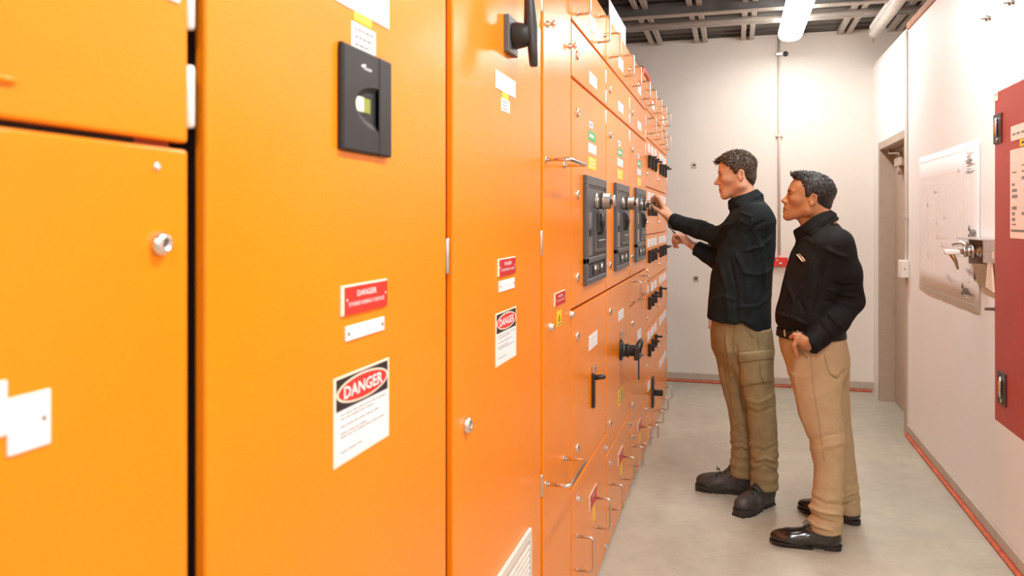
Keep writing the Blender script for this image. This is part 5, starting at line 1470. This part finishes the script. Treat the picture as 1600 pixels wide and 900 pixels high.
def boot(fig, heel, ang, nm='boot', length=0.315):
    """steel-capped lace-up work boot; ang is the toe direction in the figure's frame"""
    f = _v((math.cos(ang), math.sin(ang), 0)); s_ = _v((-math.sin(ang), math.cos(ang), 0))
    P = lambda a, b, z: heel + f * a + s_ * b + _v((0, 0, z))
    B = Sdf(); Rb = np.stack([f, s_, _v((0, 0, 1))], 1); B.frame(heel, Rb, 1.0)
    B.ell((0.240, 0.0, 0.052), (0.074, 0.051, 0.044), 0.02)
    B.cap((0.200, 0, 0.055), (0.085, 0, 0.085), 0.046, 0.050, 0.03)
    B.ell((0.165, 0, 0.040), (0.12, 0.047, 0.035), 0.03)
    B.ell((0.062, 0, 0.060), (0.058, 0.043, 0.055), 0.03)
    B.cap((0.070, 0, 0.09), (0.062, 0, 0.175), 0.047, 0.050, 0.03)
    B.cap((0.135, 0, 0.108), (0.095, 0, 0.165), 0.024, 0.026, 0.02)
    B.cap((0.205, -0.06, 0.094), (0.205, 0.06, 0.094), 0.004, 0.004, 0.006, 's')
    B.plane(heel + _v((0, 0, 0.024)), (0, 0, -1), 0.004)
    V, F = nets(B, 0.0045, heel - 0.36, heel + 0.36)
    V = smooth_mesh(V, F, 1)
    up = mesh_obj(nm, V, F, [BOOTM], fig.root)
    m = MB(); sole_mb(m, P, length + 0.004, 0.110, 0.010, 0.034, BOOTS)
    for k in range(9):                          # tread lugs
        x = 0.02 + 0.034 * k
        if 0.095 < x < 0.13: continue
        w = 0.108 / 2 * np.interp(x / length, [0, 0.1, 0.35, 0.6, 0.75, 0.9, 1.0], [0.5, 0.7, 0.6, 0.85, 0.95, 0.75, 0.3])
        for sd in (-1, 1):
            M_ = [P(x, sd * w, 0), P(x + 0.022, sd * w, 0), P(x + 0.022, sd * 0.006, 0), P(x, sd * 0.006, 0)]
            m.ring_loft([[Vector(p) + Vector((0, 0, 0.0005)) for p in M_], [Vector(p) + Vector((0, 0, 0.012)) for p in M_]], BOOTS, smooth=False)
    fig.raw(m, 'sole', up)
    m = MB()
    for k in range(5):
        x = 0.175 - 0.021 * k; z = 0.098 + 0.018 * k
        a = P(x, -0.030, z - 0.008); b = P(x + 0.006, 0, z + 0.012 + 0.002 * k); c = P(x, 0.030, z - 0.008)
        pp = []
        for p in (a, b, c):
            p = np.array([p]); 
            for _ in range(6): p = p - B.grad(p) * (B(p) - 0.0015)[:, None]
            pp.append(Vector(p[0]))
        mid = [(pp[0] + pp[1]) / 2 + Vector((0, 0, 0.002)), (pp[1] + pp[2]) / 2 + Vector((0, 0, 0.002))]
        m.tube([pp[0], mid[0], pp[1], mid[1], pp[2]], 0.0026, LACE, 6)
    for sgn in (-1, 1):
        c = Vector(P(0.185, 0, 0.118))
        m.tube([c, c + Vector(f * 0.02 + s_ * sgn * 0.02) + Vector((0, 0, 0.012)), c + Vector(f * 0.005 + s_ * sgn * 0.034) + Vector((0, 0, -0.004)), c], 0.0022, LACE, 6)
    fig.raw(m, 'laces', up)
    m = MB()
    for sgn in (-1, 1):                         # quarter seam
        pts = []
        for x, y, z in ((0.20, 0.05, 0.05), (0.165, 0.05, 0.06), (0.14, 0.05, 0.085), (0.12, 0.05, 0.12), (0.105, 0.05, 0.16)):
            p = np.array([P(x, y * sgn, z)])
            for _ in range(8): p = p - B.grad(p) * (B(p) - 0.0005)[:, None]
            pts.append(Vector(p[0]))
        m.tube(pts, 0.002, BOOTS, 6)
    fig.raw(m, 'seam', up)
    return up
gz = lambda fig, u, v: (lambda t: fig.L(u, v, t) * _v((1, 1, 0)))(EYE * FPX / (v - 342))
toe, hee = gz(M1, 1170, 806), gz(M1, 1210, 789)
dL = toe - hee; angL = math.atan2(dL[1], dL[0])
boot(M1, aL * _v((1, 1, 0)) - _v((math.cos(angL), math.sin(angL), 0)) * 0.075, angL)
toe, hee = gz(M1, 1100, 768), gz(M1, 1174, 776)
dR = toe - hee; angR = math.atan2(dR[1], dR[0])
boot(M1, aR * _v((1, 1, 0)) - _v((math.cos(angR), math.sin(angR), 0)) * 0.07, angR)

# the thin tool and its cord in his right hand
def W3(p): return Vector(M1.o + M1.e1 * p[0] + M1.e2 * p[1] + _v((0, 0, p[2])))
m = MB()
a, b, c = W3(L1(1043, 348.5, 4.518)), W3(L1(1053, 362.5, 4.5235)), W3(L1(1065, 371, 4.526))
m.tube([a, a.lerp(b, 0.1), b, b.lerp(c, 0.5), c], [0.002, 0.0042, 0.0048, 0.0048, 0.004], BLACK, 8)
tool = m.build('screwdriver', origin=b); tag(tool, 'thin black tool with a looped white cord held in the hand beside the cabinets', 'tool')
m = MB(); m.tube([W3(L1(*q)) for q in ((1050, 358.5, 4.519), (1055, 362, 4.494), (1064, 371, 4.488), (1069, 380, 4.49), (1075, 388, 4.50), (1073, 379, 4.49), (1067, 371.5, 4.489))], 0.0014, WHITEP, 6)
m.build('cord', tool)
# key on its ring in the third breaker
m = MB(); m.tube([W3(L1(1011.5, 318, 4.715)), W3(L1(1020, 318.5, 4.71))], [0.004, 0.003], BLACK, 8)
kt = W3(L1(1021, 318.5, 4.71)); m.box(kt - Vector((0.012, 0.003, 0.010)), kt + Vector((0.014, 0.003, 0.010)), BLACK, 0.002)
tag(m.build('key', origin=kt), 'black key turned by the hand in the third breaker lock', 'key')

# ================================================================ the man watching
M2 = Figure(1285, 3.72, 'man in a black shirt and tan trousers watching with one hand at his pocket')
L2 = M2.L
R2_ = rotz(math.pi) @ rotz(0.04) @ roty(-0.17)
O2 = L2(1264.5, 313.5, 3.74); S2 = 1.0
S = Sdf()
head_sdf(S, O2, R2_, S2, {'nose': 1.1})
S.frame()
S.cap(O2 + R2_ @ _v((-0.034, 0, -0.035)), L2(1286, 356, 3.74), 0.060, 0.068, 0.02)
S.cap(O2 + R2_ @ _v((0.020, 0, -0.075)), L2(1267, 360, 3.73), 0.022, 0.038, 0.03)
S.ell(L2(1283, 410, 3.75), (0.10, 0.15, 0.17), 0.04)
sh2, el2, wr2 = L2(1306, 383, 3.60), L2(1331, 470, 3.62), L2(1262, 538, 3.55)
sh2R, el2R = L2(1275, 380, 3.92), L2(1290, 460, 3.98)
S.chain([L2(1288, 395, 3.7), sh2, el2], [0.05, 0.045, 0.036], 0.03)
S.chain([el2, L2(1305, 500, 3.58), wr2], [0.036, 0.036, 0.026], 0.02)
S.chain([L2(1282, 395, 3.8), sh2R, el2R], [0.05, 0.045, 0.036], 0.03)
# left hand hooked at the front pocket: fingers hang, thumb over the pocket edge
tH = 3.535
S.chain([wr2, L2(1255, 535, tH)], [0.026, 0.026], 0.015)
m2 = [L2(1245.5, 529.5, tH - 0.006), L2(1244.5, 533, tH + 0.010), L2(1245, 537, tH + 0.022), L2(1247, 541, tH + 0.030)]
for k, p in enumerate(m2): S.cap(L2(1257, 535 + k, tH + 0.006 * k), p, 0.0165, 0.0128, 0.014)
S.chain([m2[0], L2(1240.5, 540, tH - 0.010), L2(1243.5, 551, tH - 0.008), L2(1247, 559, tH - 0.002)], [0.0118, 0.0100, 0.0088, 0.0075], 0.003, 0.007)
S.chain([m2[1], L2(1238.5, 540, tH + 0.008), L2(1240, 548, tH + 0.016), L2(1244, 553, tH + 0.024)], [0.0116, 0.0100, 0.0088, 0.0075], 0.003, 0.007)
S.chain([m2[2], L2(1240, 544, tH + 0.024), L2(1242, 551, tH + 0.034), L2(1246, 554, tH + 0.042)], [0.0112, 0.0096, 0.0084, 0.0072], 0.003, 0.007)
S.chain([m2[3], L2(1243, 546, tH + 0.036), L2(1245, 552, tH + 0.044), L2(1249, 554, tH + 0.05)], [0.0105, 0.0088, 0.0078, 0.0068], 0.003, 0.007)
S.chain([L2(1257, 531, tH - 0.006), L2(1249, 524.5, tH - 0.004), L2(1241, 523.5, tH + 0.004), L2(1235.5, 527, tH + 0.022)], [0.0175, 0.0130, 0.0105, 0.0085], 0.005, 0.010)
body_mesh(M2, S, O2, R2_, S2, 0.0033, (-0.35, -0.35, 0.75), (0.30, 0.45, 1.85), SKIN2, LIP2)
P2 = dict(hx=[-0.12, -0.06, -0.036, -0.028, -0.006, 0.002, 0.016, 0.024, 0.034, 0.048, 0.062, 0.085, 0.12], hz=[-0.060, -0.055, -0.030, 0.028, 0.034, 0.008, 0.002, 0.020, 0.052, 0.072, 0.086, 0.092, 0.090],
          peak=-0.004, thick=0.009, wave=0.0022, locks=2800, len=0.020, lift=0.22, dark=0.66, comb=lambda q: (-0.7, 0.15 * np.sin(q[0] * 60), np.clip((q[0] - 0.03) * 20, -0.8, 0.7)),
          bumps=((0.068, 0.0, 0.106, 0.034, 0.048, 0.016), (0.03, 0, 0.114, 0.05, 0.05, 0.017)))
hair2, HS2 = hair_mesh(M2, O2, R2_, S2, P2, [HAIR2, HAIR2B])
face_parts(M2, O2, R2_, S2, SKIN2, HAIR2, IRIS)

T2 = Sdf(); yw2 = 0.12
def st2(u, v, t, a, b, y=0.0): p = L2(u, v, t); return (p[2], p[0], p[1], a, b, y)
T2.loft([st2(1266, 516, 3.73, 0.132, 0.16, yw2), st2(1265, 509, 3.73, 0.147, 0.174, yw2), st2(1264.5, 500, 3.73, 0.153, 0.18, yw2), st2(1264, 488, 3.73, 0.152, 0.18, yw2), st2(1268, 460, 3.73, 0.143, 0.178, yw2), st2(1276, 425, 3.73, 0.140, 0.185, yw2), st2(1282, 395, 3.74, 0.130, 0.195, yw2),
         st2(1286, 376, 3.74, 0.112, 0.185, yw2), st2(1286, 362, 3.74, 0.090, 0.14, yw2), st2(1284, 350, 3.74, 0.068, 0.08, yw2)], 0.02)
T2.cap(L2(1304, 386, 3.64), L2(1283, 384, 3.86), 0.068, 0.068, 0.05)
T2.chain([sh2, L2(1322, 428, 3.60), el2], [0.072, 0.062, 0.054], 0.03, 0.05)
T2.chain([el2, L2(1305, 502, 3.58), L2(1273, 533, 3.553)], [0.054, 0.056, 0.047], 0.02)
T2.chain([sh2R, el2R, L2(1262, 510, 3.93)], [0.070, 0.055, 0.05], 0.04)
c2 = (wr2 - el2) / np.linalg.norm(wr2 - el2)
T2.band(L2(1269.5, 535.5, 3.552), zr(c2), 0.040, 0.041, 1.0, 0.024, 0.0035)
cc2 = L2(1271, 350, 3.735); Rc2 = roty(-0.62)
T2.band(cc2 + Rc2 @ _v((0, 0, -0.010)), Rc2, 0.080, 0.066, 1.22, 0.032, 0.004, 0.012)
T2.band(cc2, Rc2, 0.084, 0.0705, 1.22, 0.022, 0.0035, 0.003)
cz2 = creases(M2, [([(1290, 388), (1306, 396), (1322, 402)], 3.6, 0.012, 0.007), ([(1300, 440), (1318, 448), (1334, 445)], 3.6, 0.010, -0.007), ([(1296, 452), (1316, 460), (1338, 462)], 3.6, 0.010, 0.008), ([(1290, 470), (1310, 474), (1334, 486)], 3.6, 0.010, -0.006), ([(1270, 400), (1262, 440), (1240, 470)], 3.6, 0.014, 0.006), ([(1285, 410), (1280, 450), (1270, 490)], 3.6, 0.012, -0.006),
    ([(1230, 440), (1240, 470), (1236, 500)], 3.6, 0.012, 0.005), ([(1250, 470), (1258, 490), (1255, 512)], 3.6, 0.010, -0.005), ([(1295, 490), (1306, 505), (1318, 512)], 3.55, 0.010, 0.006), ([(1280, 505), (1294, 522), (1304, 536)], 3.55, 0.010, -0.005), ([(1245, 380), (1258, 372), (1270, 380)], 3.6, 0.010, 0.004), ([(1216, 490), (1240, 497), (1262, 508)], 3.6, 0.010, 0.006)])
def fold2(V, N): return cz2(V) + 0.005 * (1 - 2 * np.abs(noise3(V * np.array([24, 24, 14.0]), 13))) - 0.002 + 0.0038 * (0.5 - np.abs(noise3(V * np.array([46, 40, 34.0]), 17))) + 0.001 * noise3(V * 70, 5)
shirt2 = cloth(M2, T2, 0.0048, (-0.35, -0.35, 0.8), (0.30, 0.45, 1.62), SHIRT2, 'shirt', fold2, 3)
bd = M2.patch(T2, ((1246.5, 397), (1249.5, 396.0), (1258.5, 407.0), (1255.5, 410)), 3, 2, 0.004, BRASS, 'name_badge', shirt2)
bd['label'] = 'slim pale name badge on the chest'
M2.seam(T2, [(1248, 398.8), (1256, 407.8)], 0.0022, WHITE, 'badge_strip', bd, lift=0.004) if False else None
M2.seam(T2, [(1246.0, 398.0), (1255.0, 409.0)], 0.0022, WHITEP, 'badge_edge', bd, lift=0.004)
M2.patch(T2, ((1253, 361), (1290, 334.5), (1297, 346), (1265.5, 370)), 10, 5, 0.006, SHIRT2, 'collar_leaf', shirt2, skirt=0.008)
M2.seam(T2, [(1247, 362), (1243, 380), (1233, 420), (1222, 460)], 0.0022, SHIRT2, 'placket', shirt2)
M2.seam(T2, [(1297, 356), (1290, 385), (1288, 420)], 0.0016, SHIRT2, 'armhole_seam', shirt2)

Q2 = Sdf()
Q2.loft([st2(1267, 511, 3.73, 0.143, 0.168, yw2), st2(1269, 528, 3.73, 0.149, 0.175, yw2), st2(1272, 550, 3.73, 0.150, 0.175, yw2), st2(1276, 575, 3.73, 0.136, 0.16, yw2), st2(1278, 592, 3.73, 0.11, 0.12, yw2)], 0.02)
Q2.loft([st2(1272, 535, 3.67, 0.110, 0.10), st2(1275, 575, 3.66, 0.124, 0.105), st2(1276, 613, 3.65, 0.106, 0.10), st2(1284, 655, 3.64, 0.095, 0.092), st2(1293, 693, 3.63, 0.080, 0.085), st2(1296.5, 730, 3.62, 0.067, 0.075), st2(1293.5, 768, 3.61, 0.066, 0.070), st2(1291, 805, 3.605, 0.070, 0.072), st2(1291, 829, 3.60, 0.071, 0.076)], 0.03)
Q2.loft([st2(1283, 535, 3.80, 0.110, 0.10), st2(1288, 575, 3.81, 0.112, 0.10), st2(1294, 613, 3.83, 0.095, 0.095), st2(1300, 655, 3.86, 0.085, 0.085), st2(1308, 693, 3.88, 0.074, 0.08), st2(1315, 730, 3.89, 0.068, 0.072), st2(1320, 768, 3.90, 0.064, 0.068), st2(1327, 800, 3.905, 0.054, 0.064)], 0.03)
Q2.ell(L2(1302, 560, 3.70), (0.06, 0.10, 0.09), 0.04)
czq2 = creases(M2, [([(1264, 800), (1282, 812), (1308, 818)], 3.6, 0.007, -0.009), ([(1264, 790), (1284, 800), (1312, 804)], 3.6, 0.009, 0.009), ([(1268, 775), (1288, 786), (1312, 788)], 3.6, 0.009, -0.006), ([(1262, 808), (1276, 822), (1300, 829)], 3.6, 0.007, 0.008), ([(1255, 690), (1280, 684), (1316, 676)], 3.6, 0.012, -0.0025), ([(1258, 702), (1284, 700), (1316, 692)], 3.6, 0.014, 0.003), ([(1300, 588), (1312, 592), (1320, 580)], 3.65, 0.010, -0.007), ([(1232, 580), (1250, 590), (1270, 584)], 3.6, 0.012, 0.004),
    ([(1316, 790), (1328, 786), (1339, 780)], 3.85, 0.008, -0.007), ([(1318, 776), (1328, 772), (1338, 768)], 3.85, 0.008, 0.006), ([(1240, 560), (1246, 620), (1262, 680)], 3.6, 0.012, 0.004)])
def foldq2(V, N):
    z = V[:, 2]; low = np.exp(-((z - 0.16) / 0.10) ** 2)
    return czq2(V) + 0.004 * (1 - 2 * np.abs(noise3(V * np.array([18, 18, 22.0]), 19))) - 0.002 + 0.0025 * (0.5 - np.abs(noise3(V * np.array([36, 36, 44.0]), 29))) + 0.002 * low * np.sin(z * 110 + 2.5 * noise3(V * 14, 4))
trou2 = cloth(M2, Q2, 0.0055, (-0.35, -0.35, 0.03), (0.30, 0.45, 1.05), TROU2, 'trousers', foldq2, 2)
M2.seam(Q2, [(1288, 552), (1291, 570), (1297, 584), (1308, 592)], 0.0018, TROU2D, 'back_pocket_seam', trou2, lift=0.0012)
M2.seam(Q2, [(1266, 545), (1270, 600), (1280, 660), (1288, 720)], 0.0012, TROU2D, 'side_seam', trou2, lift=0.0010)
M2.seam(Q2, [(1238, 524), (1246, 545), (1262, 560)], 0.0020, TROU2D, 'pocket_edge', trou2, lift=0.0012)
# belt and its loops
m = MB()
rg = []
for v, off in ((525.5, 0.004), (525, 0.009), (513.5, 0.009), (513, 0.004)):
    p = L2(1267, v, 3.73); n = 40
    a = np.interp(v, [513, 528], [0.144, 0.149]) + off; b = np.interp(v, [513, 528], [0.169, 0.175]) + off
    rg.append([Vector((p[0] + a * math.cos(t) * math.cos(yw2) - b * math.sin(t) * math.sin(yw2), p[1] + a * math.cos(t) * math.sin(yw2) + b * math.sin(t) * math.cos(yw2), p[2])) for t in [2 * math.pi * j / n for j in range(n)]])
m.ring_loft(rg + rg[:1], LEATHER, caps=False)
belt = M2.raw(m, 'belt')
for u in (1228, 1247, 1290):
    P = M2.surf(Q2, [(u, 511.5), (u + 1.5, 518), (u + 2.5, 526)], 3.2, 4.9); N = Q2.grad(P)
    mm = MB(); mm.tube([Vector(p) for p in P + N * 0.0135], 0.0045, TROU2, 6); M2.raw(mm, 'belt_loop', trou2)

def shoe(fig, heel, ang, length=0.315):
    f = _v((math.cos(ang), math.sin(ang), 0)); s_ = _v((-math.sin(ang), math.cos(ang), 0))
    P = lambda a, b, z: heel + f * a + s_ * b + _v((0, 0, z))
    B = Sdf(); Rb = np.stack([f, s_, _v((0, 0, 1))], 1); B.frame(heel, Rb, 1.0)
    B.ell((0.235, 0, 0.036), (0.078, 0.045, 0.033), 0.02)
    B.cap((0.215, 0, 0.044), (0.110, 0, 0.066), 0.030, 0.040, 0.03)
    B.ell((0.16, 0, 0.034), (0.12, 0.042, 0.030), 0.03)
    B.ell((0.052, 0, 0.048), (0.050, 0.037, 0.046), 0.03)
    B.cap((0.060, 0, 0.06), (0.058, 0, 0.098), 0.040, 0.042, 0.03)
    B.cap((0.128, 0, 0.085), (0.085, 0, 0.112), 0.020, 0.024, 0.02)
    B.plane(heel + _v((0, 0, 0.016)), (0, 0, -1), 0.003)
    V, F = nets(B, 0.0042, heel - 0.36, heel + 0.36)
    V = smooth_mesh(V, F, 2)
    up = mesh_obj('shoe', V, F, [SHOEM], fig.root)
    m = MB(); sole_mb(m, P, length, 0.100, 0.012, 0.022, SHOES)
    ring = [(0.002, 0.0), (0.008, 0.022), (0.03, 0.033), (0.078, 0.034), (0.078, -0.034), (0.03, -0.033), (0.008, -0.022)]
    m.ring_loft([[Vector(P(a, b, 0.0006)) for a, b in ring], [Vector(P(a, b, 0.020)) for a, b in ring]], SHOES, smooth=False)
    ring = [(0.13 + 0.17 * k / 8, 0.045 * (1 - (k / 8) ** 3) ** 0.5) for k in range(9)]
    ring = ring + [(a, -b) for a, b in reversed(ring[:-1])]
    m.ring_loft([[Vector(P(a, b * 0.92, 0.0006)) for a, b in ring], [Vector(P(a, b, 0.013)) for a, b in ring]], SHOES, smooth=False)
    fig.raw(m, 'sole', up)
    m = MB()
    for k in range(4):
        x = 0.165 - 0.017 * k; pp = []
        for y in (-0.02, -0.008, 0.008, 0.02):
            p = np.array([P(x, y, 0.10)])
            for _ in range(8): p = p - B.grad(p) * (B(p) - 0.001)[:, None]
            pp.append(Vector(p[0]))
        m.tube(pp, 0.0018, LACE, 6)
    p = Vector(P(0.12, 0, 0.112))
    for sg in (-1, 1): m.tube([p, p + Vector(f * 0.03 + s_ * sg * 0.012) + Vector((0, 0, 0.004)), p + Vector(f * 0.048 + s_ * sg * 0.016) + Vector((0, 0, -0.014))], 0.0017, LACE, 6)
    fig.raw(m, 'laces', up)
    return up
a2 = L2(1291, 829, 3.60) * _v((1, 1, 0))
toe, hee = gz(M2, 1209, 846), gz(M2, 1316, 856)
d2 = toe - hee; an = math.atan2(d2[1], d2[0])
shoe(M2, a2 - _v((math.cos(an), math.sin(an), 0)) * 0.068, an)
a2r = L2(1327, 800, 3.905) * _v((1, 1, 0))
toe, hee = gz(M2, 1249, 800), gz(M2, 1344, 824)
d2 = toe - hee; an = math.atan2(d2[1], d2[0])
shoe(M2, a2r - _v((math.cos(an), math.sin(an), 0)) * 0.055, an)
